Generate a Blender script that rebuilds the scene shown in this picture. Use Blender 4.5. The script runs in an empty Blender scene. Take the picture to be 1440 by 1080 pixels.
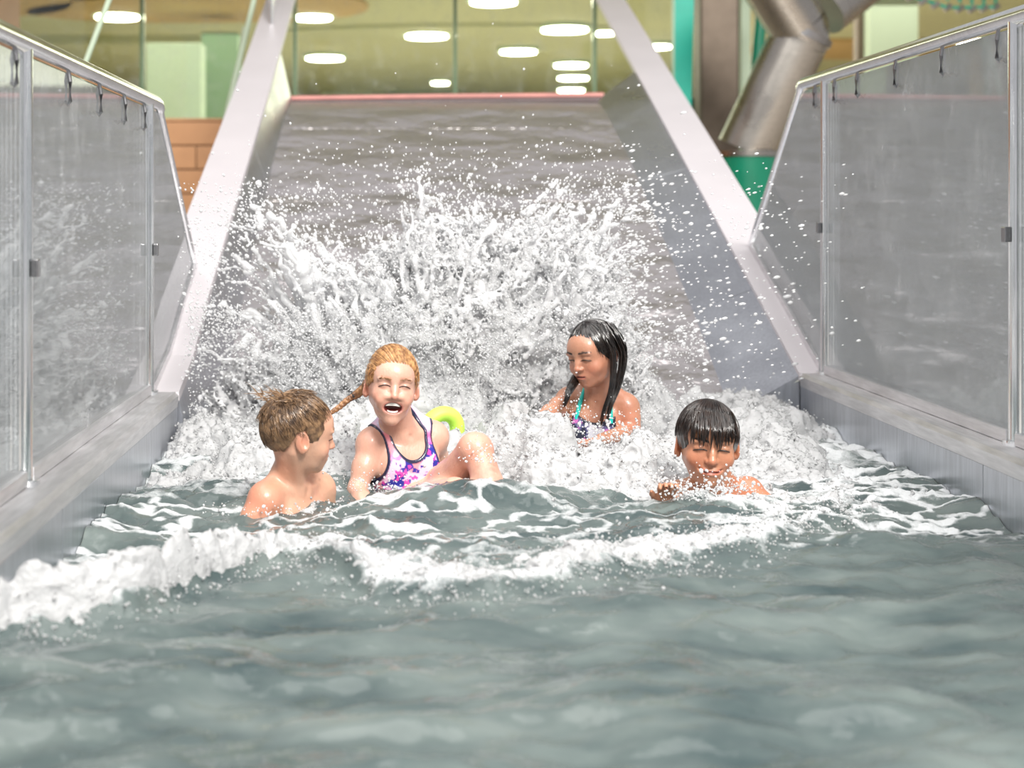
import bpy, bmesh, math
import numpy as np
from mathutils import Vector, Matrix

C = bpy.context.scene.collection
scene = bpy.context.scene
rng = np.random.default_rng(11)

# ------------------------------------------------------------------ camera
FPX, U0, V0, HC = 2200.0, 557.0, 300.0, 0.775      # focal length in pixels, principal point, eye height above the water
cam_d = bpy.data.cameras.new('camera')
cam = bpy.data.objects.new('camera', cam_d); C.objects.link(cam)
cam.location = (0, 0, HC); cam.rotation_euler = (math.pi/2, 0, 0)
cam_d.sensor_width = 36; cam_d.lens = FPX/1440*36
cam_d.shift_x = (720-U0)/1440; cam_d.shift_y = -(540-V0)/1440
cam_d.dof.use_dof = True; cam_d.dof.focus_distance = 4.45; cam_d.dof.aperture_fstop = 2.6
cam_d.clip_start = 0.05; cam_d.clip_end = 200
scene.camera = cam

# ------------------------------------------------------------------ light
w = bpy.data.worlds.new('hall_daylight'); scene.world = w; w.use_nodes = True
bg = w.node_tree.nodes['Background']
bg.inputs[0].default_value = (0.97, 0.96, 1.0, 1); bg.inputs[1].default_value = 0.46

def area(name, loc, target, sx, sy, power, col=(1, 1, 1)):
    l = bpy.data.lights.new(name, 'AREA'); l.shape = 'RECTANGLE'; l.size = sx; l.size_y = sy; l.energy = power; l.color = col
    o = bpy.data.objects.new(name, l); C.objects.link(o); o.location = loc
    o.rotation_euler = (Vector(target)-Vector(loc)).to_track_quat('-Z', 'Y').to_euler()
    return o
area('overhead_fill', (-0.3, 3.0, 7.0), (0.3, 5.0, 0), 8.0, 8.0, 640, (1, .98, .95))  # added overhead fill for the pool and splash, not a known roof light
area('front_fill', (3.6, -5.0, 9.0), (0.2, 5.2, 0.4), 4.5, 3, 2300, (1, .97, .92))  # added fill from high behind the camera, not a known window
area('hall_lamps', (1.0, 24, 3.3), (1.0, 24, 0), 12, 14, 1050, (1, .95, .80))
scene.view_settings.view_transform = 'Standard'; scene.view_settings.look = 'None'
scene.view_settings.gamma = 1; scene.view_settings.use_curve_mapping = False
scene.view_settings.exposure = 0.20

# ------------------------------------------------------------------ helpers
def srgb(r, g, b):
    f = lambda c: (c/255/12.92) if c/255 <= .04045 else ((c/255+.055)/1.055)**2.4
    return (f(r), f(g), f(b))
def at(u, v, d):                       # photograph pixel + distance -> point
    return np.array([(u-U0)/FPX*d, d, HC-(v-V0)/FPX*d])

class N:                               # small node helper
    def __init__(s, name):
        s.m = bpy.data.materials.new(name); s.m.use_nodes = True
        s.t = s.m.node_tree; s.b = s.t.nodes['Principled BSDF']; s.out = s.t.nodes['Material Output']
    def add(s, typ, **kw):
        n = s.t.nodes.new(typ)
        for k, v in kw.items():
            if k.startswith('i_'):
                key = k[2:].replace('_', ' ')
                n.inputs[int(key) if key.isdigit() else key].default_value = v
            else: setattr(n, k, v)
        return n
    def link(s, a, b): s.t.links.new(a, b)
    def set(s, **kw):
        for k, v in kw.items():
            k = k.replace('_', ' ')
            s.b.inputs[k].default_value = v
        return s
    def coords(s, scale=(1, 1, 1)):
        tc = s.add('ShaderNodeTexCoord'); mp = s.add('ShaderNodeMapping'); mp.inputs['Scale'].default_value = scale
        s.link(tc.outputs['Object'], mp.inputs['Vector']); return mp.outputs['Vector']
    def noise(s, scale, detail=4, stretch=(1, 1, 1), rough=.5):
        n = s.add('ShaderNodeTexNoise'); n.inputs['Scale'].default_value = scale; n.inputs['Detail'].default_value = detail
        n.inputs['Roughness'].default_value = rough
        s.link(s.coords(stretch), n.inputs['Vector']); return n.outputs['Fac']
    def ramp(s, fac, stops):
        r = s.add('ShaderNodeValToRGB'); cr = r.color_ramp
        while len(cr.elements) < len(stops): cr.elements.new(.5)
        for e, (p, c) in zip(cr.elements, stops): e.position = p; e.color = (*c, 1) if len(c) == 3 else c
        s.link(fac, r.inputs['Fac']); return r.outputs['Color']
    def bump(s, h, strength, dist=.01):
        b = s.add('ShaderNodeBump'); b.inputs['Strength'].default_value = strength; b.inputs['Distance'].default_value = dist
        s.link(h, b.inputs['Height']); s.link(b.outputs['Normal'], s.b.inputs['Normal']); return b
def g3(v): return (v, v, v)

def mat_plain(name, col, rough=.5, metal=0., var=.12, scale=8., bump=0., coat=0.):
    n = N(name); n.set(Roughness=rough, Metallic=metal)
    n.b.inputs['Coat Weight'].default_value = coat
    a = tuple(c*(1-var) for c in col); b = tuple(min(1, c*(1+var)) for c in col)
    f = n.noise(scale)
    n.link(n.ramp(f, [(.3, a), (.7, b)]), n.b.inputs['Base Color'])
    if bump: n.bump(f, bump)
    return n.m

def steel(name, col, rough, stretch=(1, 1, 1), bump=.05, wet=0.):
    n = N(name); n.set(Metallic=1.0)
    f = n.noise(90, 5, stretch); g = n.noise(3.2, 4)
    mx = n.add('ShaderNodeMix', data_type='RGBA', blend_type='MULTIPLY'); mx.inputs[0].default_value = 1
    n.link(n.ramp(f, [(.3, tuple(c*.88 for c in col)), (.7, tuple(min(1, c*1.08) for c in col))]), mx.inputs[6])
    n.link(n.ramp(g, [(.3, g3(.86)), (.7, g3(1.0))]), mx.inputs[7])
    n.link(mx.outputs[2], n.b.inputs['Base Color'])
    n.link(n.ramp(g, [(.3, g3(rough*.8)), (.7, g3(rough*1.2))]), n.b.inputs['Roughness'])
    n.bump(f, bump, .002)
    if wet: n.b.inputs['Coat Weight'].default_value = wet; n.b.inputs['Coat Roughness'].default_value = .05
    return n.m

M = {}
M['steel_wall'] = steel('brushed_steel_panel', (.60, .62, .665), .33, (1, 1, .08), .10)
M['steel_edge'] = steel('pale_steel_ledge', (.80, .79, .80), .42, (1, .1, 1), .05)
M['coping'] = mat_plain('pale_grey_coping', srgb(200, 195, 198), .45, .25, .03, 3.)
M['steel_rail'] = steel('polished_steel_tube', (.90, .92, .93), .16, (1, 1, .1), .02)
M['steel_pipe'] = steel('dull_steel_pipe', (.46, .43, .385), .28, (.2, 1, 1), .05)
M['dark_metal'] = mat_plain('dark_bronze_metal', (.14, .11, .085), .45, .7)
M['clip'] = steel('dark_clip_steel', (.35, .35, .36), .3)
M['seam'] = mat_plain('dark_sealant', (.10, .10, .10), .7)
M['lip'] = mat_plain('dark_lip_rubber', (.09, .06, .06), .5)
M['lip_red'] = mat_plain('faded_red_strip', srgb(190, 130, 122), .5)
M['teal'] = mat_plain('teal_paint', srgb(18, 165, 142), .35, 0, .06)
M['green'] = mat_plain('green_paint', srgb(8, 112, 84), .3, 0, .10, coat=.3)
M['tile'] = mat_plain('sand_tile', srgb(196, 148, 106), .45, 0, .10, 3.)
M['grout'] = mat_plain('tile_grout', srgb(120, 88, 62), .8)
M['ceiling'] = mat_plain('olive_ceiling_paint', srgb(186, 188, 150), .7, 0, .06, .3)
M['soffit'] = mat_plain('ochre_soffit_paint', srgb(186, 156, 104), .7, 0, .05, .3)
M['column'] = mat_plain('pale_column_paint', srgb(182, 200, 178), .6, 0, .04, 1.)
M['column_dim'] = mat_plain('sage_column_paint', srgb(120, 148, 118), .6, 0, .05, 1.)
M['hall_wall'] = mat_plain('hall_wall_paint', srgb(190, 190, 156), .7, 0, .05, .4)
M['brown_wall'] = mat_plain('brown_stone_wall', srgb(150, 104, 72), .5, 0, .12, 2.)
M['hall_floor'] = mat_plain('hall_floor_tile', srgb(206, 196, 186), .35, 0, .06, 1.2)
M['pool_floor'] = mat_plain('pool_floor_steel', srgb(110, 125, 125), .4)

# the wet slide bed: steel under a rippled film of running water
n = N('wet_slide_steel'); n.set(Metallic=.72, Roughness=.30)
n.b.inputs['Base Color'].default_value = (.42, .395, .40, 1)
n.b.inputs['Coat Weight'].default_value = .25; n.b.inputs['Coat Roughness'].default_value = .2
wv = n.noise(3.6, 4, (1.0, 1.0, 1.0), .55); vo = n.add('ShaderNodeTexVoronoi', feature='SMOOTH_F1'); vo.inputs['Scale'].default_value = 4.0
mpv = n.coords((.8, 1.1, 1.1)); vadd = n.add('ShaderNodeMixRGB'); vadd.inputs[0].default_value = .18
nz = n.add('ShaderNodeTexNoise'); nz.inputs['Scale'].default_value = 3; n.link(mpv, nz.inputs['Vector'])
n.link(mpv, vadd.inputs[1]); n.link(nz.outputs['Color'], vadd.inputs[2]); n.link(vadd.outputs[0], vo.inputs['Vector'])
ad = n.add('ShaderNodeMath', operation='ADD'); n.link(vo.outputs['Distance'], ad.inputs[0]); n.link(wv, ad.inputs[1])
n.bump(ad.outputs[0], .9, .085)
M['slide'] = n.m

# safety glass: clear, mirror-like at grazing angles
def glass(name, tint, extra):
    n = N(name); t = n.t; t.nodes.remove(n.b)
    tr = n.add('ShaderNodeBsdfTransparent'); tr.inputs[0].default_value = (*tint, 1)
    gl = n.add('ShaderNodeBsdfGlossy'); gl.inputs['Roughness'].default_value = .03; gl.inputs[0].default_value = (.95, .97, .98, 1)
    df = n.add('ShaderNodeBsdfDiffuse'); df.inputs[0].default_value = (.85, .87, .88, 1)
    fr = n.add('ShaderNodeFresnel'); fr.inputs[0].default_value = 1.5
    m1 = n.add('ShaderNodeMixShader'); n.link(fr.outputs[0], m1.inputs[0]); n.link(tr.outputs[0], m1.inputs[1]); n.link(gl.outputs[0], m1.inputs[2])
    # dried drops, over an even pale haze standing in for reflected brightness
    sp = n.noise(9, 8, (1, 1, .8), .75)
    rp = n.ramp(sp, [(.50, g3(extra)), (.66, g3(extra+.10)), (.74, g3(extra+.38))])
    m2 = n.add('ShaderNodeMixShader'); n.link(rp, m2.inputs[0]); n.link(m1.outputs[0], m2.inputs[1]); n.link(df.outputs[0], m2.inputs[2])
    n.link(m2.outputs[0], n.out.inputs[0]); return n.m
M['glass_l'] = glass('wet_safety_glass', (.93, .94, .94), .15)
M['glass_r'] = glass('hazed_safety_glass', (.95, .97, .97), .15)
M['glass_far'] = glass('hall_partition_glass', (.93, .97, .93), .0)

def emit(name, col, st):
    n = N(name); n.b.inputs['Emission Color'].default_value = (*col, 1); n.b.inputs['Emission Strength'].default_value = st
    n.b.inputs['Base Color'].default_value = (*col, 1); return n.m
M['lamp'] = emit('warm_lamp_diffuser', (1, .94, .76), 16.0)

# ---------------------------------------------------------------- meshes
def make_obj(name, V, F, mat, parent=None, smooth=True, attrs=None):
    V = np.asarray(V, np.float32); me = bpy.data.meshes.new(name)
    if isinstance(F, np.ndarray):
        nF, k = F.shape
        me.vertices.add(len(V)); me.vertices.foreach_set('co', V.ravel())
        me.loops.add(nF*k); me.loops.foreach_set('vertex_index', F.astype(np.int32).ravel())
        me.polygons.add(nF); me.polygons.foreach_set('loop_start', np.arange(0, nF*k, k, dtype=np.int32))
        me.polygons.foreach_set('use_smooth', np.full(nF, smooth))
        me.update(calc_edges=True)
    else:
        me.from_pydata(V.tolist(), [], F)
        me.polygons.foreach_set('use_smooth', [smooth]*len(me.polygons))
    for k, a in (attrs or {}).items():
        if a.ndim == 2:
            at_ = me.color_attributes.new(k, 'FLOAT_COLOR', 'POINT')
            at_.data.foreach_set('color', np.concatenate([a, np.ones((len(a), 1))], 1).astype(np.float32).ravel())
        else:
            at_ = me.attributes.new(k, 'FLOAT', 'POINT'); at_.data.foreach_set('value', a.astype(np.float32))
    me.materials.append(mat)
    o = bpy.data.objects.new(name, me); C.objects.link(o)
    if parent is not None: o.parent = parent
    return o
def tag(o, label=None, cat=None, group=None, kind=None):
    if label: o['label'] = label
    if cat: o['category'] = cat
    if group: o['group'] = group
    if kind: o['kind'] = kind
    return o
def empty(name, loc=(0, 0, 0)):
    o = bpy.data.objects.new(name, None); C.objects.link(o); o.location = loc; o.empty_display_size = .1; return o
def keep(o, parent):                  # parent without moving
    o.parent = parent; o.matrix_parent_inverse = Matrix.Translation(-Vector(parent.location)); return o

class MB:                             # collects shapes of ONE part
    def __init__(s): s.V = []; s.F = []
    def addvf(s, V, F):
        b = len(s.V); s.V += [tuple(map(float, p)) for p in V]; s.F += [tuple(int(i)+b for i in f) for f in F]; return s
    def box(s, x0, x1, y0, y1, z0, z1, bev=0.):
        bm = bmesh.new(); bmesh.ops.create_cube(bm, size=1)
        for v in bm.verts: v.co = Vector(((x0+x1)/2+v.co.x*(x1-x0), (y0+y1)/2+v.co.y*(y1-y0), (z0+z1)/2+v.co.z*(z1-z0)))
        if bev: bmesh.ops.bevel(bm, geom=bm.edges[:]+bm.verts[:], offset=bev, segments=2, affect='EDGES', profile=.6)
        bm.verts.index_update()
        s.addvf([v.co for v in bm.verts], [[v.index for v in f.verts] for f in bm.faces]); bm.free(); return s
    def hexa(s, P):                   # 8 points: bottom ring, top ring
        return s.addvf(P, [(3, 2, 1, 0), (4, 5, 6, 7), (0, 1, 5, 4), (1, 2, 6, 5), (2, 3, 7, 6), (3, 0, 4, 7)])
    def tube(s, P, r, sides=12, cap=True):
        V, F = tube_vf(np.array(P, float), r, sides, cap); return s.addvf(V, F)
    def sweep(s, sections):           # list of equal-length closed rings
        k = len(sections[0]); V = [p for q in sections for p in q]; F = []
        for i in range(len(sections)-1):
            for j in range(k):
                a = i*k+j; b = i*k+(j+1) % k; F.append((a, b, b+k, a+k))
        F.append(tuple(range(k))[::-1]); F.append(tuple(range((len(sections)-1)*k, len(sections)*k)))
        return s.addvf(V, F)
    def build(s, name, mat, parent=None, smooth=False, shade=None):
        bm = bmesh.new(); me0 = bpy.data.meshes.new('t'); me0.from_pydata(s.V, [], s.F); bm.from_mesh(me0); bpy.data.meshes.remove(me0)
        bmesh.ops.recalc_face_normals(bm, faces=bm.faces[:]); me = bpy.data.meshes.new(name); bm.to_mesh(me); bm.free()
        me.polygons.foreach_set('use_smooth', [smooth]*len(me.polygons)); me.materials.append(mat)
        o = bpy.data.objects.new(name, me); C.objects.link(o)
        if smooth:
            me.set_sharp_from_angle(angle=math.radians(38))
        if parent is not None: keep(o, parent)
        return o
def tube_vf(P, r, sides=12, cap=True):
    n_ = len(P); r = np.full(n_, r) if np.isscalar(r) else np.asarray(r, float)
    T = np.gradient(P, axis=0); T /= np.linalg.norm(T, axis=1, keepdims=True)+1e-12
    ref = np.array([0, 0, 1.]) if abs(T[:, 2]).mean() < .8 else np.array([1., 0, 0])
    A = np.cross(T, ref); A /= np.linalg.norm(A, axis=1, keepdims=True)+1e-12; B = np.cross(T, A)
    ang = np.arange(sides)/sides*2*np.pi
    V = (P[:, None]+r[:, None, None]*(np.cos(ang)[None, :, None]*A[:, None]+np.sin(ang)[None, :, None]*B[:, None])).reshape(-1, 3)
    F = []
    for i in range(n_-1):
        for j in range(sides):
            a = i*sides+j; b = i*sides+(j+1) % sides; F.append((a, b, b+sides, a+sides))
    if cap: F.append(tuple(range(sides))[::-1]); F.append(tuple(range((n_-1)*sides, n_*sides)))
    return V, F
def strands_vf(polys, sides=3):       # many equal-length tapered strands at once -> numpy quads
    P = np.array([p for p, r in polys]); R = np.array([r for p, r in polys]); n_, k, _ = P.shape
    T = np.gradient(P, axis=1); T /= np.linalg.norm(T, axis=2, keepdims=True)+1e-12
    ref = np.array([.31, .52, .79]); A = np.cross(T, ref); A /= np.linalg.norm(A, axis=2, keepdims=True)+1e-9; B = np.cross(T, A)
    ang = np.arange(sides)/sides*2*np.pi
    V = P[:, :, None]+R[:, :, None, None]*(np.cos(ang)[None, None, :, None]*A[:, :, None]+np.sin(ang)[None, None, :, None]*B[:, :, None])
    i = np.arange(n_)[:, None, None]*k*sides; j = np.arange(k-1)[None, :, None]*sides; a = np.arange(sides)[None, None, :]; b = (a+1) % sides
    F = np.stack([i+j+a, i+j+b, i+j+b+sides, i+j+a+sides], -1).reshape(-1, 4)
    return V.reshape(-1, 3), F

# ------------------------------------------------ signed-distance sculpting
class Frame:
    def __init__(s, o, yaw=0, pitch=0, roll=0, sc=1.):
        s.o = np.array(o, float); s.s = sc
        s.R = np.array((Matrix.Rotation(math.radians(yaw), 3, 'Z') @ Matrix.Rotation(math.radians(roll), 3, 'Y') @ Matrix.Rotation(math.radians(pitch), 3, 'X')))
    def pt(s, p): return s.o+s.R@(np.array(p, float)*s.s)
    def loc(s, P): return (P-s.o)@s.R/s.s
class Field:
    def __init__(s, lo, hi, h):
        s.lo = np.array(lo, float); s.h = h; s.n = np.ceil((np.array(hi)-s.lo)/h).astype(int)+1
        s.D = np.full(s.n, .05, np.float32)
        s.ax = [(s.lo[i]+h*np.arange(s.n[i])).astype(np.float32) for i in range(3)]
    def sub(s, lo, hi):
        a = np.clip(np.floor((np.array(lo)-s.lo)/s.h).astype(int), 0, s.n); b = np.clip(np.ceil((np.array(hi)-s.lo)/s.h).astype(int)+1, 0, s.n)
        sl = tuple(slice(i, j) for i, j in zip(a, b))
        X, Y, Z = s.ax[0][sl[0]][:, None, None], s.ax[1][sl[1]][None, :, None], s.ax[2][sl[2]][None, None, :]
        return sl, X, Y, Z
    def merge(s, sl, d, k, cut):
        a = s.D[sl]
        if a.size == 0: return
        if cut: d = -d; hh = np.maximum(k-np.abs(a-d), 0); s.D[sl] = np.maximum(a, d)+hh*hh/(4*k)
        else: hh = np.maximum(k-np.abs(a-d), 0); s.D[sl] = np.minimum(a, d)-hh*hh/(4*k)
    def ell(s, T, c, r, k=.01, rot=None, cut=False):
        c = T.pt(c); r = np.array(r, float)*T.s; R = T.R
        if rot is not None:
            R = R@np.array(Matrix.Rotation(math.radians(rot[2]), 3, 'Z')@Matrix.Rotation(math.radians(rot[1]), 3, 'Y')@Matrix.Rotation(math.radians(rot[0]), 3, 'X'))
        m = r.max()+k+2*s.h; sl, X, Y, Z = s.sub(c-m, c+m); X, Y, Z = X-c[0], Y-c[1], Z-c[2]
        q = [(R[0, i]*X+R[1, i]*Y+R[2, i]*Z)/r[i] for i in range(3)]
        k0 = np.sqrt(q[0]**2+q[1]**2+q[2]**2)+1e-6; k1 = np.sqrt((q[0]/r[0])**2+(q[1]/r[1])**2+(q[2]/r[2])**2)+1e-6
        s.merge(sl, k0*(k0-1)/k1, k, cut); return s
    def cone(s, T, a, b, ra, rb, k=.01, cut=False):
        a = T.pt(a); b = T.pt(b); ra *= T.s; rb *= T.s; m = max(ra, rb)+k+2*s.h
        sl, X, Y, Z = s.sub(np.minimum(a, b)-m, np.maximum(a, b)+m); d = b-a; L = d@d
        t = np.clip(((X-a[0])*d[0]+(Y-a[1])*d[1]+(Z-a[2])*d[2])/L, 0, 1)
        q = np.sqrt((X-a[0]-t*d[0])**2+(Y-a[1]-t*d[1])**2+(Z-a[2]-t*d[2])**2)-(ra+(rb-ra)*t)
        s.merge(sl, q, k, cut); return s
    def chain(s, T, pts, rs, k=.01):
        for i in range(len(pts)-1): s.cone(T, pts[i], pts[i+1], rs[i], rs[i+1], k)
        return s
    def balls(s, P, R, k):
        for p, r in zip(P, R):
            m = r+k+s.h; sl, X, Y, Z = s.sub(p-m, p+m)
            s.merge(sl, np.sqrt((X-p[0])**2+(Y-p[1])**2+(Z-p[2])**2)-r, k, False)
        return s
    def mesh(s):
        D = s.D; ins = (D < 0); n = [i-1 for i in D.shape]
        cnt = np.zeros(n, np.uint8)
        for a in (0, 1):
            for b in (0, 1):
                for c in (0, 1): cnt += ins[a:a+n[0], b:b+n[1], c:c+n[2]]
        act = np.argwhere((cnt > 0) & (cnt < 8)); idx = np.full(n, -1, np.int32); idx[tuple(act.T)] = np.arange(len(act))
        acc = np.zeros((len(act), 3)); num = np.zeros(len(act)); cor = [(a, b, c) for a in (0, 1) for b in (0, 1) for c in (0, 1)]
        for p in cor:
            for axis in range(3):
                if p[axis]: continue
                q = list(p); q[axis] = 1
                a = D[act[:, 0]+p[0], act[:, 1]+p[1], act[:, 2]+p[2]]; b = D[act[:, 0]+q[0], act[:, 1]+q[1], act[:, 2]+q[2]]
                cr = (a < 0) != (b < 0); t = np.where(cr, a/np.where(cr, a-b, 1), 0)
                pos = np.tile(np.array(p, float), (len(act), 1)); pos[:, axis] += t
                acc += pos*cr[:, None]; num += cr
        V = s.lo+s.h*(act+acc/np.maximum(num, 1)[:, None]); F = []
        for axis in range(3):
            a, b = [(1, 2), (2, 0), (0, 1)][axis]
            sl0 = [slice(1, -1)]*3; sl1 = [slice(1, -1)]*3; sl0[axis] = slice(0, -1); sl1[axis] = slice(1, None)
            i0 = ins[tuple(sl0)]; i1 = ins[tuple(sl1)]; e = np.argwhere(i0 != i1)
            if not len(e): continue
            flip = i1[tuple(e.T)]; off = np.ones(3, int); off[axis] = 0; g = e+off
            def cell(da, db):
                c = g.copy(); c[:, a] += da; c[:, b] += db; return idx[tuple(c.T)]
            q = np.stack([cell(-1, -1), cell(0, -1), cell(0, 0), cell(-1, 0)], 1); q[flip] = q[flip][:, ::-1]; F.append(q)
        return V, np.concatenate(F)
def smooth_mesh(V, F, it=1, lam=.5):
    n_ = len(V)
    for _ in range(it):
        acc = np.zeros_like(V); cn = np.zeros(n_)
        for i in range(4):
            a, b = F[:, i], F[:, (i+1) % 4]
            for c in range(3): acc[:, c] += np.bincount(a, V[b, c], n_)+np.bincount(b, V[a, c], n_)
            cn += np.bincount(a, minlength=n_)+np.bincount(b, minlength=n_)
        V = V+lam*(acc/np.maximum(cn, 1)[:, None]-V)
    return V
def cull(V, F, keepv):                  # drop faces whose corners are all out of sight below the water
    F = F[keepv[F].any(1)]; used = np.zeros(len(V), bool); used[F] = True; ix = np.cumsum(used)-1; return V[used], ix[F]
def vnormals(V, F):
    n_ = np.cross(V[F[:, 2]]-V[F[:, 0]], V[F[:, 3]]-V[F[:, 1]]); out = np.zeros_like(V)
    for i in range(4):
        for c in range(3): out[:, c] += np.bincount(F[:, i], n_[:, c], len(V))
    return out/(np.linalg.norm(out, axis=1, keepdims=True)+1e-12)

# ------------------------------------------------------------------ noise
def fft_noise(shape, lo, hi, seed, aniso=(1, 1), slope=1.5):
    r = np.random.default_rng(seed); f = np.fft.rfft2(r.standard_normal(shape))
    ky = np.fft.fftfreq(shape[0])[:, None]*shape[0]*aniso[0]; kx = np.fft.rfftfreq(shape[1])[None]*shape[1]*aniso[1]
    k = np.sqrt(kx**2+ky**2)+1e-6
    a = np.where((k > lo) & (k < hi), k**-slope, 0); x = np.fft.irfft2(f*a, shape); return x/x.std()
def tex_noise(x, y, seed, _c={}):
    if seed not in _c: _c[seed] = fft_noise((256, 256), 20, 40, seed, slope=0.)
    T = _c[seed]; x = np.asarray(x)*8; y = np.asarray(y)*8; i = np.floor(x).astype(int); j = np.floor(y).astype(int); a = x-i; b = y-j
    g = lambda p, q: T[p % 256, q % 256]
    return (g(i, j)*(1-a)+g(i+1, j)*a)*(1-b)+(g(i, j+1)*(1-a)+g(i+1, j+1)*a)*b
_lat = np.random.default_rng(5).random((64, 64, 64)).astype(np.float32)
def vnoise(P):
    i = np.floor(P).astype(int); f = P-i; f = f*f*(3-2*f); o = 0
    for a in (0, 1):
        for b in (0, 1):
            for c in (0, 1):
                o = o+_lat[(i[:, 0]+a) % 64, (i[:, 1]+b) % 64, (i[:, 2]+c) % 64]*(f[:, 0] if a else 1-f[:, 0])*(f[:, 1] if b else 1-f[:, 1])*(f[:, 2] if c else 1-f[:, 2])
    return o
def fbm(P, oct=4):
    o = 0; s = 0
    for k in range(oct): o = o+vnoise(P*2**k+17.3*k)*.5**k; s += .5**k
    return o/s
def sstep(a, b, x): t = np.clip((x-a)/(b-a), 0, 1); return t*t*(3-2*t)
# =================================================================== setting
XL, XR, LZ = -.74, 1.53, .17               # inner faces of the run-out channel, ledge height
OL, OR = -.94, 1.74                        # outer edges of the ledges
def struct(o, label, cat): return tag(o, label, cat, kind='structure')

# pool bed and hall floor
pf = MB().box(-.9, 1.75, .6, 6.4, -.46, -.40).build('floor_pool', M['pool_floor']); struct(pf, 'grey steel bed of the run-out pool under the water', 'floor')
hf = MB().box(-22, 24, -3, 39, -.60, -.50).build('floor_hall', M['hall_floor']); struct(hf, 'pale tiled hall floor around the slide', 'floor')

def runout_wall(name, x, xo, d_end, seams, label, sgn):
    lg = MB()
    prof = lambda y: [(x, y, LZ-.05), (x-.004*sgn, y, LZ-.012), (x+.008*sgn, y, LZ), (xo, y, LZ), (xo, y, LZ-.05)]
    lg.sweep([prof(y) for y in np.linspace(.9, d_end, 9)])
    root = lg.build(name, M['steel_edge'], smooth=True); struct(root, label, 'wall')
    ys = [.9]+seams+[d_end]
    for a, b in zip(ys[:-1], ys[1:]):
        MB().box(min(x, x+.05*sgn), max(x, x+.05*sgn), a+.002, b-.002, -.4, LZ-.05, .002).build('steel_panel', M['steel_wall'], root)
    for yv in seams: MB().box(min(x+.004*sgn, x+.05*sgn), max(x+.004*sgn, x+.05*sgn), yv-.002, yv+.002, -.4, LZ-.05).build('sealant_joint', M['seam'], root)
    MB().box(min(xo, xo-.02*sgn), max(xo, xo-.02*sgn), .9, d_end, -.5, LZ-.05).build('outer_skirt', M['steel_wall'], root)
    return root
runout_wall('wall_left', XL, OL, 5.3, [2.3, 3.47, 4.72], 'brushed steel side wall with ledge under the left glass railing', -1)
runout_wall('wall_right', XR, OR, 5.92, [2.75, 4.08], 'brushed steel side wall with ledge under the right glass railing', 1)

# ------------------------------------------------------------- water slide
slide = empty('water_slide', (0.35, 8.0, -.4))
tag(slide, 'wide stainless steel water slide with pale sloping edges behind the splash', 'water slide')
FD = np.array([4.9, 5.5, 6.03, 6.53, 7.29, 8.5, 9.5, 9.95, 10.15, 12.4]); FZ = np.array([-.39, -.17, .06, .29, .60, 1.07, 1.40, 1.49, 1.50, 1.50])
LD = np.array([5.3, 5.68, 6.1, 7.17, 8.95, 11.07, 12.4]); LZc = np.array([.17, .26, .44, .82, 1.44, 2.23, 2.73])
zr = lambda d: LZ+.374*(d-5.92)
def curve(xs, ys, q):                   # smooth monotone-ish interpolation
    t = np.linspace(xs[0], xs[-1], 400); y = np.interp(t, xs, ys); kk = np.exp(-np.linspace(-2, 2, 31)**2); kk /= kk.sum()
    y = np.convolve(np.pad(y, 15, mode='reflect', reflect_type='odd'), kk, 'valid'); return np.interp(q, t, y)
fl = lambda d: curve(FD, FZ, d)
FXL, FXR = -.665, 1.27
beds = [4.95, 6.52, 7.9, 9.1, 9.97]
for a, b in zip(beds[:-1], beds[1:]):   # the bed is welded from plates
    ds = np.linspace(a+.004, b-.004, 12); m = MB()
    m.sweep([[(FXL, d, fl(d)), (FXR, d, fl(d)), (FXR, d, fl(d)-.03), (FXL, d, fl(d)-.03)] for d in ds]); m.build('bed_plate', M['slide'], slide, True)
for b in beds[1:-1]:
    m = MB(); m.sweep([[(FXL, d, fl(d)-.003), (FXR, d, fl(d)-.003), (FXR, d, fl(d)-.03), (FXL, d, fl(d)-.03)] for d in (b-.006, b+.006)]); m.build('weld_seam', M['seam'], slide)
wr = [5.925, 6.7, 8.2, 10.0]; wl = [5.305, 6.6, 8.1, 10.0]
for a, b in zip(wr[:-1], wr[1:]):
    ds = np.linspace(a+.003, b-.003, 9); m = MB()
    m.sweep([[(FXR, d, min(fl(d), zr(d)-.08)), (XR, d, zr(d)-.012), (XR+.02, d, zr(d)-.012), (FXR+.02, d, min(fl(d), zr(d)-.08)-.03)] for d in ds]); m.build('side_plate', M['steel_wall'], slide, True)
zl = lambda d: float(np.interp(d, LD, LZc))
for a, b in zip(wl[:-1], wl[1:]):
    ds = np.linspace(a+.003, b-.003, 9); m = MB()
    m.sweep([[(FXL, d, min(fl(d), zl(d)-.08)), (XL, d, zl(d)-.012), (XL-.02, d, zl(d)-.012), (FXL-.02, d, min(fl(d), zl(d)-.08)-.03)] for d in ds]); m.build('side_plate', M['steel_wall'], slide, True)
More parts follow.
